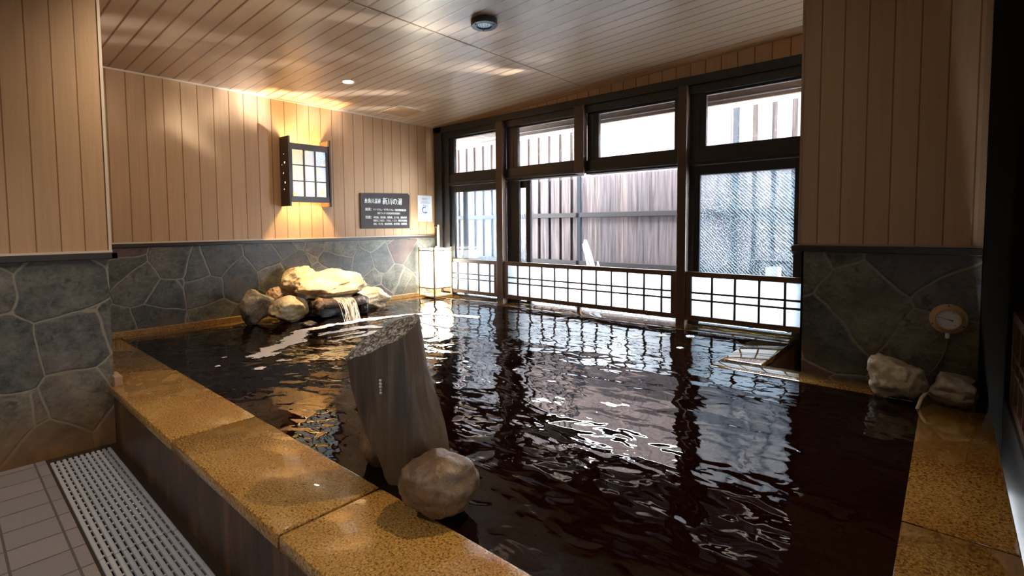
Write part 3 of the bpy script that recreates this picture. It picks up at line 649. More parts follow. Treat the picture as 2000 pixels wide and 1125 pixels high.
obj('knot', bmk, rockmat('wet_knot', (0.05, 0.026, 0.012), (0.24, 0.12, 0.05), rough=0.16, bump=0.8, sc_=16), sp, smooth=True)
# falling water
def fall_mesh():
    bm = bmesh.new(); nu, nv = 44, 26; g = []
    path = []
    for j in range(nv + 1):
        t = j / nv
        if t < 0.35:
            s = t / 0.35; path.append((0.60 + 0.16 * s, 0.572 - 0.016 * s * s))
        else:
            s = (t - 0.35) / 0.65; path.append((0.76 + 0.15 * s ** 0.7, 0.556 - (0.556 - WZ) * s ** 1.5))
    for i in range(nu + 1):
        u = i / nu; row = []
        for j, (x, z) in enumerate(path):
            t = j / nv; y = -2.02 + u * 0.21 + (0.018 if u < .5 else -0.012) * t * (1 - 0.4 * u)
            f = min(1, t * 1.6)
            off = 0.016 * noise.noise(Vector((u * 11, t * 0.9, 2))) * f + 0.006 * noise.noise(Vector((u * 30, t * 2, 5))) * f + 0.012 * math.sin(u * PI)
            row.append(bm.verts.new((x + off, y, z - (0.006 if u > 0.62 else 0) * f + 0.010 * (1 - f))))
        g.append(row)
    for i in range(nu):
        for j in range(nv):
            u = (i + .5) / nu; t = (j + .5) / nv
            if t > 0.5 and noise.noise(Vector((u * 13, t * 0.5, 8))) < -0.32: continue
            bm.faces.new((g[i][j], g[i + 1][j], g[i + 1][j + 1], g[i][j + 1]))
    return bm
fw = NT('falling_water')
fx = fw.noise(1.0, fw.map((26, 110, 3.0)), detail=3, rough=0.6).outputs[0]
ff = fw.n('ShaderNodeMapRange', {0: fx, 1: 0.40, 2: 0.64, 3: 0.12, 4: 0.95}).outputs[0]
fp = fw.n('ShaderNodeBsdfPrincipled', {'Base Color': (0.72, 0.64, 0.50), 'Roughness': 0.25})
ft = fw.n('ShaderNodeBsdfTranslucent', {0: (0.8, 0.74, 0.62)})
fpt = fw.n('ShaderNodeMixShader', {0: 0.35, 1: fp.outputs[0], 2: ft.outputs[0]})
fg = fw.n('ShaderNodeBsdfTransparent', {0: (0.90, 0.80, 0.66)}); fgl = fw.n('ShaderNodeBsdfGlossy', {0: (1, 1, 1), 1: 0.08})
fgm = fw.n('ShaderNodeMixShader', {0: 0.12, 1: fg.outputs[0], 2: fgl.outputs[0]})
fw.t.links.new(fw.n('ShaderNodeMixShader', {0: ff, 1: fgm.outputs[0], 2: fpt.outputs[0]}).outputs[0], fw.out.inputs[0])
tag(obj('waterfall', fall_mesh(), fw.m, smooth=True), 'thin sheet of water falling from the log spout into the bath', 'waterfall')

# ------------------------------------------------------------------ standing log with its two stones
def standing_log():
    # outline measured across the log: (height, left, ridge, right) along the horizontal direction h, depth along d
    O = Vector((3.98, -3.52, 0)); hdir = Vector((0.755, 0.656, 0)).normalized(); ddir = Vector((-0.656, 0.755, 0))
    rows = [(0.300, -0.095, 0.075, 0.118), (0.36, -0.130, 0.072, 0.112), (0.42, -0.145, 0.062, 0.108), (0.48, -0.172, 0.050, 0.100), (0.55, -0.205, 0.022, 0.088), (0.64, -0.228, -0.002, 0.066), (0.70, -0.243, -0.012, 0.044), (0.76, -0.252, -0.022, 0.024), (0.83, -0.262, -0.030, 0.016), (0.89, -0.266, -0.037, 0.008), (0.965, -0.270, -0.040, 0.000)]
    rows = [(z, l + 0.0, r, q) for z, l, r, q in rows]
    n = 40; bm = bmesh.new(); rings = []
    fine = []
    for i in range(len(rows) - 1):
        for k in range(4):
            t = k / 4; fine.append(tuple(a + (b - a) * t for a, b in zip(rows[i], rows[i + 1])))
    fine.append(rows[-1])
    for (z, l, r, q) in fine:
        # cross-section: flat front l..r, side face r..q turned back, rounded rear
        pts = [(l, 0.02), (l + 0.012, -0.006), ((l + r) / 2, -0.018), (r - 0.008, -0.008), (r, 0.0), (q - 0.004, 0.085), (q, 0.10), (q - 0.02, 0.135), ((l + q) / 2, 0.165), (l + 0.03, 0.11), (l + 0.004, 0.05)]
        per = [Vector(p) for p in pts]; m = len(per); out = []
        tot = sum((per[(k + 1) % m] - per[k]).length for k in range(m)); acc = 0; k = 0; step = tot / n
        for s in range(n):
            dd = s * step
            while True:
                sl = (per[(k + 1) % m] - per[k]).length
                if acc + sl >= dd: break
                acc += sl; k += 1
            out.append(per[k].lerp(per[(k + 1) % m], (dd - acc) / max(sl, 1e-6)))
        ring = []
        for p in out:
            w_ = O + hdir * p.x + ddir * p.y
            nn = noise.noise(Vector((p.x * 9, p.y * 9, z * 3.5))) * 0.006 + noise.noise(Vector((p.x * 30, p.y * 30, z * 5))) * 0.002
            c = O + hdir * ((l + q) / 2) + ddir * 0.07
            w_ += (w_ - c).normalized() * nn
            # slanted sawn top: low at the left front, high at the right
            top = 0.805 + (p.x + 0.27) * 0.42 + p.y * 0.35 + 0.006 * noise.noise(Vector((p.x * 25, p.y * 25, 4)))
            ring.append(bm.verts.new((w_.x, w_.y, min(z, top))))
        rings.append(ring)
    for i in range(len(rings) - 1):
        for k in range(n):
            bm.faces.new((rings[i][k], rings[i][(k + 1) % n], rings[i + 1][(k + 1) % n], rings[i + 1][k]))
    bm.faces.new(rings[0][::-1])
    # sawn face as concentric rings so that it can be rough
    last = rings[-1]; c = sum((v.co for v in last), Vector()) / n; prev = last
    for s in (0.75, 0.5, 0.25):
        cur = []
        for v in last:
            p = c + (v.co - c) * s; p.z += 0.010 * noise.noise(Vector((p.x * 45, p.y * 45, 1))); cur.append(bm.verts.new(p))
        for k in range(n):
            f = bm.faces.new((prev[k], prev[(k + 1) % n], cur[(k + 1) % n], cur[k])); f.material_index = 1
        prev = cur
    f = bm.faces.new(prev); f.material_index = 1
    bmesh.ops.dissolve_degenerate(bm, dist=1e-5, edges=bm.edges[:])
    t = NT('weathered_log'); g = t.noise(1.0, t.map((30, 30, 2.2)), detail=5, rough=0.6, dist=0.8).outputs[0]; b = t.noise(5, detail=4).outputs[0]
    col = t.ramp(g, [(0.3, (0.042, 0.029, 0.020)), (0.5, (0.075, 0.053, 0.036)), (0.72, (0.13, 0.097, 0.070))])
    col = t.mix(t.n('ShaderNodeMapRange', {0: b, 1: 0.5, 2: 0.66, 3: 0.0, 4: 0.6}).outputs[0], col, (0.06, 0.045, 0.035))
    z = t.xyz()[2]; col = t.mix(t.n('ShaderNodeMapRange', {0: z, 1: 0.30, 2: 0.62, 3: 0.6, 4: 0.0}).outputs[0], col, (0.16, 0.085, 0.03))
    t.P(Base_Color=col, Roughness=0.5, Normal=t.bump(t.math('ADD', g, b), 0.35, 0.012))
    u = NT('sawn_log_top'); nn = u.noise(70, detail=5, rough=0.75).outputs[0]
    u.P(Base_Color=u.ramp(nn, [(0.42, (0.015, 0.015, 0.016)), (0.5, (0.13, 0.13, 0.135)), (0.60, (0.70, 0.70, 0.71))]), Roughness=0.4, Normal=u.bump(nn, 0.9, 0.02))
    o = obj('standing_log', bm, [t.m, u.m], smooth=0.7)
    tag(o, 'weathered standing log with a slanted rough top at the bath edge', 'log')
    # small pale drip mark stuck to the front
    em = bmesh.new(); P = O + hdir * -0.125 + ddir * -0.026
    for zz, r in ((0.745, 0.006), (0.733, 0.0065), (0.722, 0.006), (0.710, 0.004), (0.700, 0.005)):
        bmesh.ops.create_icosphere(em, subdivisions=2, radius=r, matrix=Matrix.Translation((P.x, P.y, zz)))
    obj('water_drip', em, plain('drip', (0.55, 0.55, 0.55), 0.12), o, smooth=True)
standing_log()
m_rk1 = rockmat('kerb_boulder', (0.060, 0.032, 0.015), (0.20, 0.115, 0.058), rough=0.42, bump=0.6, sc_=6)
rock('boulder', (4.175, -3.585, 0.440), (0.265, 0.235, 0.215), (0.1, 0.1, 0.6), 21, m_rk1, rough=0.13, cuts=5, flat=0.86, label='round brown boulder in front of the standing log', group='stones at the foot of the standing log')
rock('boulder', (3.735, -3.512, 0.44), (0.155, 0.165, 0.24), (0, 0, 0.2), 22, m_rk1, rough=0.12, cuts=5, flat=0.86, label='brown stone half hidden behind the left side of the standing log', group='stones at the foot of the standing log')

# ------------------------------------------------------------------ right corner: dial and two rocks
m_rr = rockmat('ledge_rock', (0.21, 0.165, 0.115), (0.50, 0.42, 0.31), rough=0.55, sc_=5, foot=(-0.10, 0.0, (0.20, 0.11, 0.04)))
m_rr2 = rockmat('ledge_rock_grey', (0.18, 0.165, 0.145), (0.43, 0.40, 0.36), rough=0.5, sc_=5, foot=(-0.09, -0.01, (0.22, 0.13, 0.05)))
rock('ledge_rock', (5.245, -1.24, 0.455), (0.27, 0.24, 0.235), (0, 0.1, 0.25), 31, m_rr, cuts=7, label='larger tan rock on the right ledge, left of its grey neighbour', group='rocks on the right ledge', planes=[((0.1, -0.1, 1), 0.6)])
rock('ledge_rock', (5.468, -1.235, 0.433), (0.22, 0.19, 0.165), (0, 0.12, 0.1), 32, m_rr2, cuts=7, label='smaller grey squarish rock on the right ledge below the dial', group='rocks on the right ledge', planes=[((0.1, 0, 1), 0.62), ((1, 0, 0), 0.7)])
th = empty('dial_thermometer', (5.445, RY, 0.775), label='round cream dial thermometer on the right stone wall', cat='thermometer')
m_cream = plain('cream_metal', (0.55, 0.36, 0.20), 0.35)
bm = lathe(bmesh.new(), [(0.0, 0.0), (0.079, 0.0), (0.081, 0.004), (0.080, 0.010), (0.072, 0.013), (0.064, 0.018), (0.059, 0.032), (0.054, 0.036), (0.050, 0.034), (0.050, 0.026), (0.0, 0.026)], (0, 0, 0), (0, -1, 0), 56)
obj('case', bm, m_cream, th, smooth=0.7)
obj('dial_face', lathe(bmesh.new(), [(0.0, 0.0275), (0.0497, 0.0275)], (0, 0, 0), (0, -1, 0), 48), plain('dial_white', (0.72, 0.75, 0.78), 0.4), th)
tk = bmesh.new()
for i in range(41):
    a = math.radians(225 - i * 270 / 40); r1 = 0.047; r0 = 0.038 if i % 8 == 0 else 0.0425
    wdt = 0.0011 if i % 8 == 0 else 0.0005; ca, sa = math.cos(a), math.sin(a)
    poly(tk, [(r0 * ca - wdt * sa, -0.0282, r0 * sa + wdt * ca), (r1 * ca - wdt * sa, -0.0282, r1 * sa + wdt * ca), (r1 * ca + wdt * sa, -0.0282, r1 * sa - wdt * ca), (r0 * ca + wdt * sa, -0.0282, r0 * sa - wdt * ca)])
m_ink = plain('ink', (0.02, 0.02, 0.025), 0.5)
obj('scale_marks', tk, m_ink, th)
nd = bmesh.new(); a = math.radians(165); ca, sa = math.cos(a), math.sin(a)
def nl(r, wdt): return (r * ca - wdt * sa, -0.030, r * sa + wdt * ca)
prism(nd, [nl(0.042, 0.0004), nl(0.0, 0.0016), nl(-0.012, 0.0018), nl(-0.020, 0.0048), nl(-0.020, -0.0048), nl(-0.012, -0.0018), nl(0.0, -0.0016), nl(0.042, -0.0004)], (0, -0.0012, 0))
obj('needle', nd, m_ink, th)
for ang in (90, 205, 330):
    ca, sa = math.cos(math.radians(ang)), math.sin(math.radians(ang))
    obj('screw_hole', lathe(bmesh.new(), [(0.0, 0.0145), (0.004, 0.0145), (0.004, 0.010)], (0.0715 * ca, 0, 0.0715 * sa), (0, -1, 0), 14), m_ink, th)
obj('stem', lathe(bmesh.new(), [(0.0, 0.0), (0.011, 0.0), (0.011, 0.028), (0.0, 0.028)], (0, -0.016, -0.104), (0, 0, 1), 16), plain('stem_white', (0.7, 0.7, 0.68), 0.4), th, smooth=0.6)
obj('capillary_tube', tube(bmesh.new(), [(0, -0.016, -0.10), (-0.004, -0.012, -0.16), (-0.02, -0.008, -0.22), (-0.045, -0.012, -0.275), (-0.075, -0.03, -0.315)], 0.0032, 8), plain('tube_brass', (0.20, 0.13, 0.07), 0.4), th, smooth=True)
tag(obj('sensor_tube', tube(bmesh.new(), [(5.385, -1.17, 0.40), (5.372, -1.26, 0.405), (5.352, -1.345, 0.392), (5.338, -1.40, 0.345)], 0.009, 12), plain('tube_tan', (0.42, 0.36, 0.28), 0.4), smooth=True), 'short bent tan tube dipping into the water between the two ledge rocks', 'tube')

# ------------------------------------------------------------------ text helper
def text(parent, name, body, loc, size, mat, rot, align='LEFT', shear=0.0, ext=0.0005, width=None):
    cu = bpy.data.curves.new(name, 'FONT'); cu.body = body; cu.size = size; cu.align_x = align; cu.shear = shear; cu.extrude = ext
    tmp = bpy.data.objects.new(name, cu); C.objects.link(tmp)
    dg = bpy.context.evaluated_depsgraph_get(); me = bpy.data.meshes.new_from_object(tmp.evaluated_get(dg))
    bpy.data.objects.remove(tmp); bpy.data.curves.remove(cu)
    if width:
        xs = [v.co.x for v in me.vertices]; k = width / (max(xs) - min(xs))
        for v in me.vertices: v.co.x *= k
    me.materials.append(mat); o = bpy.data.objects.new(name, me); C.objects.link(o); o.parent = parent; o.location = loc; o.rotation_euler = rot
    return o
RA = (PI / 2, 0, PI / 2)                                               # facing +x, reading along +y
# sign board
sg = empty('sign_board', (0.0, -0.866, 1.27), label='dark brown sign board with white brush lettering on the left wall', cat='sign')
bm = bmesh.new(); prism(bm, [(0.010, -0.366, 0.0), (0.010, 0.366, 0.0), (0.010, 0.372, 0.43), (0.010, 0.345, 0.458), (0.010, -0.366, 0.435)], (0.016, 0, 0))
obj('board', bm, plain('sign_brown', (0.026, 0.015, 0.012), 0.45, var=0.1, Specular_IOR_Level=0.25), sg)
for q in (-0.30, 0.26): obj('spacer', B(0.0, 0.010, q, q + 0.04, 0.1, 0.35), m_dark, sg)
m_wt = plain('sign_white', (0.86, 0.88, 0.86), 0.5)
X = 0.0265
text(sg, 'lettering', '糸魚川温泉', (X, -0.315, 0.320), 0.066, m_wt, RA, shear=0.12, width=0.235)
text(sg, 'lettering', '新川の湯', (X, -0.055, 0.312), 0.092, m_wt, RA, shear=0.12, width=0.30)
text(sg, 'lettering', '泉質：', (X, -0.305, 0.225), 0.040, m_wt, RA)
text(sg, 'lettering', 'ナトリウム・マグネシウム－塩化物強塩温泉', (X, -0.190, 0.226), 0.032, m_wt, RA, width=0.50)
text(sg, 'lettering', '（弱アルカリ性低張性高温泉）', (X, -0.150, 0.182), 0.028, m_wt, RA, width=0.345)
text(sg, 'lettering', '効能：', (X, -0.305, 0.128), 0.040, m_wt, RA)
for k, s in enumerate(('神経痛、筋肉痛、関節痛、五十肩、運動麻痺', '関節のこわばり、うちみ、くじき、慢性消化器病', '痔疾、冷え性、病後回復期、疲労回復、健康増進')):
    text(sg, 'lettering', s, (X, -0.190, 0.130 - k * 0.041), 0.030, m_wt, RA, width=0.51)
# paper notice
pn = empty('paper_notice', (0.0, -0.218, 1.362), label='white paper notice with a blue window symbol beside the sign', cat='notice')
obj('paper', B(0.001, 0.003, -0.122, 0.122, 0.0, 0.352), plain('paper', (0.74, 0.78, 0.84), 0.5), pn)
m_blue = plain('notice_blue', (0.05, 0.17, 0.52), 0.5); m_gk = plain('notice_grey', (0.30, 0.32, 0.38), 0.6)
text(pn, 'heading', '換気中', (0.0035, 0.0, 0.295), 0.030, m_gk, RA, align='CENTER')
for (a, b, z) in ((-0.06, 0.055, 0.268), (-0.08, 0.09, 0.250), (-0.085, 0.09, 0.062), (-0.08, -0.03, 0.028), (0.04, 0.09, 0.028)): obj('text_line', B(0.003, 0.0034, a, b, z - 0.0025, z + 0.0025), m_gk, pn)
def ring_arc(bm, cy, cz, r0, r1, a0, a1, x, n=28):
    vs = []
    for k in range(n + 1):
        a = math.radians(a0 + (a1 - a0) * k / n); vs.append((bm.verts.new((x, cy + r0 * math.cos(a), cz + r0 * math.sin(a))), bm.verts.new((x, cy + r1 * math.cos(a), cz + r1 * math.sin(a)))))
    for k in range(n): bm.faces.new((vs[k][0], vs[k][1], vs[k + 1][1], vs[k + 1][0]))
def line(bm, p, q, wd, x):
    p = Vector((x, *p)); q = Vector((x, *q)); d = (q - p).normalized(); n = d.cross(Vector((1, 0, 0))) * wd / 2
    poly(bm, [p - n, q - n, q + n, p + n])
bm = bmesh.new(); ring_arc(bm, -0.008, 0.155, 0.030, 0.046, 60, 290, 0.0036)
poly(bm, [(0.0036, 0.002, 0.098), (0.0036, 0.045, 0.122), (0.0036, 0.004, 0.142)])
obj('arrow_symbol', bm, m_blue, pn)
bm = bmesh.new()
for p, q in (((-0.03, 0.225), (0.012, 0.215)), ((0.012, 0.215), (0.012, 0.098)), ((-0.03, 0.225), (-0.03, 0.205)), ((-0.03, 0.105), (-0.03, 0.083)), ((-0.03, 0.083), (0.012, 0.098)), ((0.012, 0.215), (0.048, 0.205)), ((0.048, 0.205), (0.048, 0.10)), ((0.048, 0.10), (0.012, 0.098))): line(bm, p, q, 0.006, 0.0038)
obj('window_symbol', bm, m_gk, pn)

# ------------------------------------------------------------------ wall lantern
L = empty('wall_lantern', (0.0, -1.905, 1.520), label='dark wooden wall lantern with a lit painted glass front', cat='wall lantern')
m_lw = darkwood('lantern_wood', (0.045, 0.022, 0.014), 0.4, axis=2)
def side_board(y0, y1, holes):
    bm = bmesh.new(); box(bm, 0.0, 0.205, y0, y1, 0.0, 0.735, bev=0.004); return bm
obj('side_board', side_board(-0.280, -0.258, True), m_lw, L)
obj('side_board', side_board(0.178, 0.200, False), m_lw, L)
m_lh = emit('lantern_hole', (1.0, 0.72, 0.30), 1.6)
for x, z, r in ((0.10, 0.55, 0.008), (0.115, 0.46, 0.016), (0.055, 0.44, 0.007), (0.085, 0.35, 0.012), (0.115, 0.25, 0.016), (0.09, 0.18, 0.010)):
    obj('light_hole', lathe(bmesh.new(), [(0.0, 0.0), (r * 0.7, 0.0)], (x, -0.2812, z), (0, -1, 0), 14), m_lh, L)
obj('front_frame', boxes([(0.165, 0.195, -0.258, 0.178, 0.600, 0.665), (0.165, 0.195, -0.258, 0.178, 0.045, 0.105), (0.165, 0.190, -0.258, -0.232, 0.105, 0.600), (0.165, 0.190, 0.150, 0.178, 0.105, 0.600)], 0.003), m_lw, L)
obj('glazing_bars', boxes([(0.172, 0.186, -0.108, -0.094, 0.105, 0.600), (0.172, 0.186, 0.018, 0.032, 0.105, 0.600), (0.173, 0.184, -0.232, 0.150, 0.433, 0.443), (0.173, 0.184, -0.232, 0.150, 0.264, 0.274)]), m_lw, L)
obj('back_rail', boxes([(0.0, 0.02, -0.258, 0.178, 0.08, 0.60)]), m_pale, L)
pm = NT('painted_glass'); px_ = pm.xyz(); gz = pm.n('ShaderNodeMapRange', {0: px_[2], 1: 0.10, 2: 0.62, 3: 0.0, 4: 1.0}).outputs[0]; gy = pm.n('ShaderNodeMapRange', {0: px_[1], 1: -0.24, 2: 0.16, 3: 0.0, 4: 1.0}).outputs[0]
bse = pm.mix(gz, (1.0, 0.97, 0.78), pm.mix(gy, (1.0, 0.66, 0.06), (0.20, 0.42, 0.98)))
nz_ = pm.noise(9.0, detail=2).outputs[0]
bse = pm.mix(pm.n('ShaderNodeMapRange', {0: nz_, 1: 0.52, 2: 0.66, 3: 0.0, 4: 0.55}).outputs[0], bse, (0.80, 0.90, 0.25))
pm.P(Base_Color=(0.5, 0.5, 0.5), Roughness=0.2, Emission_Color=bse, Emission_Strength=0.50)
gp = obj('painted_glass', B(0.166, 0.172, -0.240, 0.158, 0.095, 0.610), pm.m, L)
def dots(cy, cz, wd, ht, n, seed):
    bm = bmesh.new(); rnd = random.Random(seed); pt = []
    for i in range(n * 6):
        y = cy + rnd.uniform(-wd, wd); z = cz + rnd.uniform(-ht, ht)
        if any(math.hypot(y - a, z - b) < 0.0175 for a, b in pt): continue
        if ((y - cy) / wd) ** 2 + ((z - cz) / ht) ** 2 > 1 or z < 0.108: continue
        pt.append((y, z)); lathe(bm, [(0.0, 0.0), (0.0088, 0.0)], (0.1725, y, z), (1, 0, 0), 12)
    return bm
obj('grape_motif', dots(-0.19, 0.215, 0.065, 0.065, 70, 1), emit('grape_pink', (0.86, 0.10, 0.38), 0.55), gp)
obj('grape_motif', dots(-0.03, 0.105, 0.06, 0.045, 50, 2), emit('grape_pink_pale', (0.88, 0.13, 0.42), 0.55), gp)
obj('grape_motif', dots(0.085, 0.545, 0.06, 0.05, 60, 5), emit('grape_blue', (0.30, 0.46, 0.95), 0.55), gp)
def leaves(lst, mat):
    for y, z, l, w_, a in lst:
        bm = bmesh.new()
        a = math.radians(a); u = Vector((0, math.cos(a), math.sin(a))); v = Vector((0, -math.sin(a), math.cos(a))); o = Vector((0.1735, y, z))
        poly(bm, [o - u * l, o - u * l * 0.3 + v * w_, o + u * l * 0.4 + v * w_ * 0.7, o + u * l, o + u * l * 0.3 - v * w_ * 0.8, o - u * l * 0.4 - v * w_])
        obj('leaf_motif', bm, mat, gp)
leaves([(-0.20, 0.125, 0.04, 0.02, 30), (-0.20, 0.29, 0.035, 0.01, 0), (-0.13, 0.36, 0.04, 0.009, 60), (0.06, 0.40, 0.04, 0.014, -25), (0.10, 0.17, 0.03, 0.02, 10), (-0.055, 0.585, 0.03, 0.012, -60), (0.0, 0.19, 0.03, 0.006, -50), (0.10, 0.14, 0.05, 0.008, 5)], emit('leaf_green', (0.50, 0.74, 0.08), 0.55))
leaves([(0.11, 0.475, 0.03, 0.012, 70), (-0.12, 0.59, 0.05, 0.014, -70), (0.135, 0.46, 0.02, 0.01, 40), (-0.22, 0.13, 0.02, 0.02, 70)], emit('leaf_orange', (0.98, 0.55, 0.05), 0.55))
lb = lamp('lantern_bulb', 'POINT', (0.085, -1.945, 1.88), 110.0, (1.0, 0.74, 0.32), shadow_soft_size=0.05)
tag(lb, 'warm bulb glowing inside the wall lantern', 'light bulb')

# ------------------------------------------------------------------ floor lantern of bamboo and paper
FL = empty('bamboo_lantern', (0.225, -0.235, ZK - 0.002), label='glowing white paper floor lantern with a bamboo frame in the far corner', cat='floor lantern')
m_bam = plain('bamboo', (0.56, 0.42, 0.22), 0.35, var=0.15, nscale=20)
W = 0.150; HL = 0.665
for sx, sy in ((1, -1), (1, 1), (-1, -1), (-1, 1)):
    obj('post', tube(bmesh.new(), [(sx * W, sy * W, 0.0), (sx * W, sy * W, 0.30), (sx * W, sy * W, 0.305), (sx * W, sy * W, HL)], [0.014, 0.0145, 0.0155, 0.0145], 14), m_bam, FL, smooth=0.8)
for z in (0.012, 0.125, HL - 0.045):
    obj('rail', boxes([(-W, W, -W - 0.008, -W + 0.008, z - 0.009, z + 0.009), (-W, W, W - 0.008, W + 0.008, z - 0.009, z + 0.009), (-W - 0.008, -W + 0.008, -W, W, z - 0.009, z + 0.009), (W - 0.008, W + 0.008, -W, W, z - 0.009, z + 0.009)], 0.003), m_bam, FL)
ppm = NT('lantern_paper'); pz = ppm.xyz()[2]; pnz = ppm.noise(7.0, detail=2).outputs[0]
pcol = ppm.mix(ppm.n('ShaderNodeMapRange', {0: pnz, 1: 0.55, 2: 0.7, 3: 0.0, 4: 0.25}).outputs[0], (1.0, 0.97, 0.88), (0.75, 0.95, 0.55))
ppm.P(Base_Color=(0.8, 0.8, 0.78), Emission_Color=pcol, Emission_Strength=11.0)
pp = bmesh.new(); e = W - 0.010
for a, b in (((-e, -e), (e, -e)), ((e, -e), (e, e)), ((e, e), (-e, e)), ((-e, e), (-e, -e))):
    poly(pp, [(*a, 0.130), (*b, 0.130), (*b, HL - 0.02), (*a, HL - 0.02)])
obj('paper_shade', pp, ppm.m, FL)
obj('base_board', B(-W, W, -W, W, 0.018, 0.030), m_bam, FL)
obj('socket_block', B(-0.05, 0.05, -0.05, 0.05, 0.03, 0.10, bev=0.004), plain('socket_wood', (0.22, 0.12, 0.05), 0.5), FL)
tag(obj('bamboo_pipe', tube(bmesh.new(), [(0.080, -0.042, ZK), (0.080, -0.042, 0.9), (0.080, -0.042, 1.10), (0.080, -0.042, 1.104), (0.080, -0.042, 1.315)], [0.027, 0.027, 0.027, 0.029, 0.027], 20), plain('bamboo_pale', (0.56, 0.45, 0.29), 0.4, var=0.12), smooth=0.8), 'pale bamboo pole standing in the corner behind the paper lantern', 'bamboo pole')
capb = bmesh.new(); bmesh.ops.create_icosphere(capb, subdivisions=3, radius=0.024, matrix=Matrix.Translation((0.060, -0.078, 1.295)))
obj('black_knob', capb, m_ink, bpy.data.objects['bamboo_pipe'], smooth=True)

# ------------------------------------------------------------------ ceiling fittings
tilt = Vector((-0.0448, 0, 1)).normalized()
def downlight(x, y, label, power, col=(1.0, 0.78, 0.48), spot=1.25, aim=None, blend=0.6):
    z = ceil_z(x) ; t = empty('downlight', (x, y, z), label=label, cat='ceiling light', group='recessed downlights')
    bm = lathe(bmesh.new(), [(0.048, 0.004), (0.050, -0.006), (0.062, -0.008), (0.068, -0.003), (0.068, 0.002)], (0, 0, 0), tilt, 40)
    obj('trim_ring', bm, plain('downlight_ring', (0.62, 0.52, 0.40), 0.3), t, smooth=0.8)
    obj('lens', lathe(bmesh.new(), [(0.0, -0.003), (0.050, -0.003)], (0, 0, 0), tilt, 32), emit('lens_warm', (1.0, 0.86, 0.62), 40.0), t)
    lo_ = lamp('downlight_beam', 'SPOT', (x, y, z - 0.02), power, col, to=aim or (x, y, 0), spot_size=spot, spot_blend=blend, shadow_soft_size=0.045)
    tag(lo_, 'warm beam of the ' + label, 'light beam'); return t
downlight(0.978, -1.939, 'lit recessed downlight above the waterfall rocks', 560, spot=0.72, aim=(0.60, -1.80, 0.6), blend=0.9)
downlight(4.55, -2.35, 'recessed downlight over the bath, beyond the top of the picture', 95, spot=1.75, aim=(4.25, -2.95, 0.35), blend=0.85)
downlight(2.35, -3.55, 'added downlight brightening the left wall, over the left end of the bath, just above the picture', 55, spot=2.6, col=(1.0, 0.84, 0.64), aim=(0.6, -2.6, 0.9), blend=0.9)  # unseen lamp added to brighten the left wall
downlight(3.1, -5.4, 'recessed downlight over the washing floor, behind the camera', 75, spot=2.2, col=(1.0, 0.93, 0.88))
sp_ = empty('ceiling_spotlight', (2.83, -1.95, ceil_z(2.83)), label='round black surface spotlight on the ceiling boards', cat='ceiling light')
m_sb = plain('spot_black', (0.040, 0.044, 0.052), 0.35)
obj('housing', lathe(bmesh.new(), [(0.0, 0.0), (0.094, 0.0), (0.097, -0.004), (0.097, -0.036), (0.093, -0.042), (0.056, -0.043), (0.054, -0.036), (0.054, -0.018), (0.0, -0.018)], (0, 0, 0), tilt, 48), m_sb, sp_, smooth=0.6)
ln = NT('spot_lens_painted_sheen'); lw = ln.n('ShaderNodeTexWave', {'Vector': ln.co(), 'Scale': 38.0}, bands_direction='DIAGONAL').outputs[1]
ln.P(Base_Color=ln.mix(lw, (0.12, 0.22, 0.28), (0.62, 0.75, 0.80)), Metallic=0.3, Roughness=0.15, Normal=ln.bump(lw, 0.6, 0.01), Emission_Color=ln.mix(lw, (0.10, 0.20, 0.26), (0.55, 0.75, 0.82)), Emission_Strength=0.30)  # bluish reflection of the unlit lens put into colour and weak emission
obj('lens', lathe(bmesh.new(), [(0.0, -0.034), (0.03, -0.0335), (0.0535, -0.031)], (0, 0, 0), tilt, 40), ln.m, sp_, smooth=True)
for ang in (20, 140, 260):
    ca, sa = math.cos(math.radians(ang)), math.sin(math.radians(ang))
    obj('screw', lathe(bmesh.new(), [(0.0, -0.0465), (0.005, -0.046), (0.006, -0.042)], (0.076 * ca, 0.076 * sa, 0.0448 * 0.076 * ca), tilt, 12), m_ink, sp_)
hx = empty('ceiling_hatch', (0.40, -0.88, ceil_z(0.40)), label='square wood-grained access hatch with a pale rim in the ceiling', cat='ceiling hatch')
bm = bmesh.new()
def slp(x0, x1, y0, y1, dz, th): 
    prism(bm, [(x0, y0, 0.0448 * x0 + dz), (x1, y0, 0.0448 * x1 + dz), (x1, y1, 0.0448 * x1 + dz), (x0, y1, 0.0448 * x0 + dz)], (0, 0, th))
slp(-0.215, 0.215, -0.205, -0.185, -0.008, 0.009); slp(-0.215, 0.215, 0.185, 0.205, -0.008, 0.009); slp(-0.215, -0.195, -0.185, 0.185, -0.008, 0.009); slp(0.195, 0.215, -0.185, 0.185, -0.008, 0.009)
obj('rim', bm, m_pale, hx)
bm = bmesh.new(); slp(-0.195, 0.195, -0.185, 0.185, -0.004, 0.005)
obj('panel', bm, darkwood('hatch_wood', (0.36, 0.215, 0.115), 0.4, axis=1), hx)

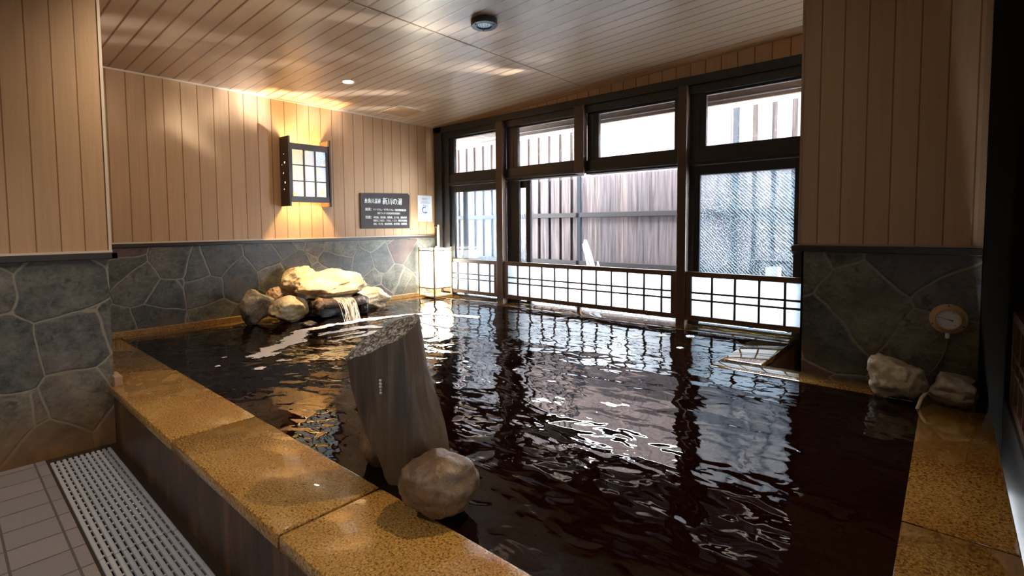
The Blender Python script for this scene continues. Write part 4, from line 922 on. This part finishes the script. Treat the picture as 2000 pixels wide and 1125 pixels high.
# ------------------------------------------------------------------ added spotlight, its pattern standing in for ripple light
gl_ = lamp('added_glint_spot', 'SPOT', (3.6, 1.5, 0.24), 12000, (0.95, 0.98, 1.0), to=(1.0, -2.45, 2.7), spot_size=0.80, spot_blend=0.9, shadow_soft_size=0.10)
tag(gl_, 'added patterned spotlight standing in for sunlight thrown up through the open bay', 'added spotlight')
ld = gl_.data; ld.use_nodes = True; nt = ld.node_tree; em = nt.nodes['Emission']
def ln_(typ, **p):
    n = nt.nodes.new(typ)
    for k, v in p.items(): setattr(n, k, v)
    return n
tc = ln_('ShaderNodeTexCoord'); mp = ln_('ShaderNodeMapping'); mp.inputs['Scale'].default_value = (26.0, 5.0, 3.0); mp.inputs['Rotation'].default_value = (0, 0, 0.0)
ns = ln_('ShaderNodeTexNoise'); ns.inputs['Scale'].default_value = 1.0; ns.inputs['Detail'].default_value = 3.0; ns.inputs['Distortion'].default_value = 0.8
mr = ln_('ShaderNodeMapRange'); mr.inputs[1].default_value = 0.50; mr.inputs[2].default_value = 0.74; mr.inputs[3].default_value = 0.0; mr.inputs[4].default_value = 1.0
pw = ln_('ShaderNodeMath', operation='POWER'); pw.inputs[1].default_value = 1.6
mp2 = ln_('ShaderNodeMapping'); mp2.inputs['Scale'].default_value = (9.0, 6.0, 3.0); mp2.inputs['Location'].default_value = (2.3, 0.7, 0.0)
ns2 = ln_('ShaderNodeTexNoise'); ns2.inputs['Scale'].default_value = 1.0; ns2.inputs['Detail'].default_value = 2.0
mr2 = ln_('ShaderNodeMapRange'); mr2.inputs[1].default_value = 0.46; mr2.inputs[2].default_value = 0.62; mr2.inputs[3].default_value = 0.08; mr2.inputs[4].default_value = 1.6
mu = ln_('ShaderNodeMath', operation='MULTIPLY')
nt.links.new(tc.outputs['Normal'], mp2.inputs[0]); nt.links.new(mp2.outputs[0], ns2.inputs[0]); nt.links.new(ns2.outputs[0], mr2.inputs[0])
nt.links.new(tc.outputs['Normal'], mp.inputs[0]); nt.links.new(mp.outputs[0], ns.inputs[0]); nt.links.new(ns.outputs[0], mr.inputs[0]); nt.links.new(mr.outputs[0], pw.inputs[0]); nt.links.new(pw.outputs[0], mu.inputs[0]); nt.links.new(mr2.outputs[0], mu.inputs[1]); nt.links.new(mu.outputs[0], em.inputs[1])
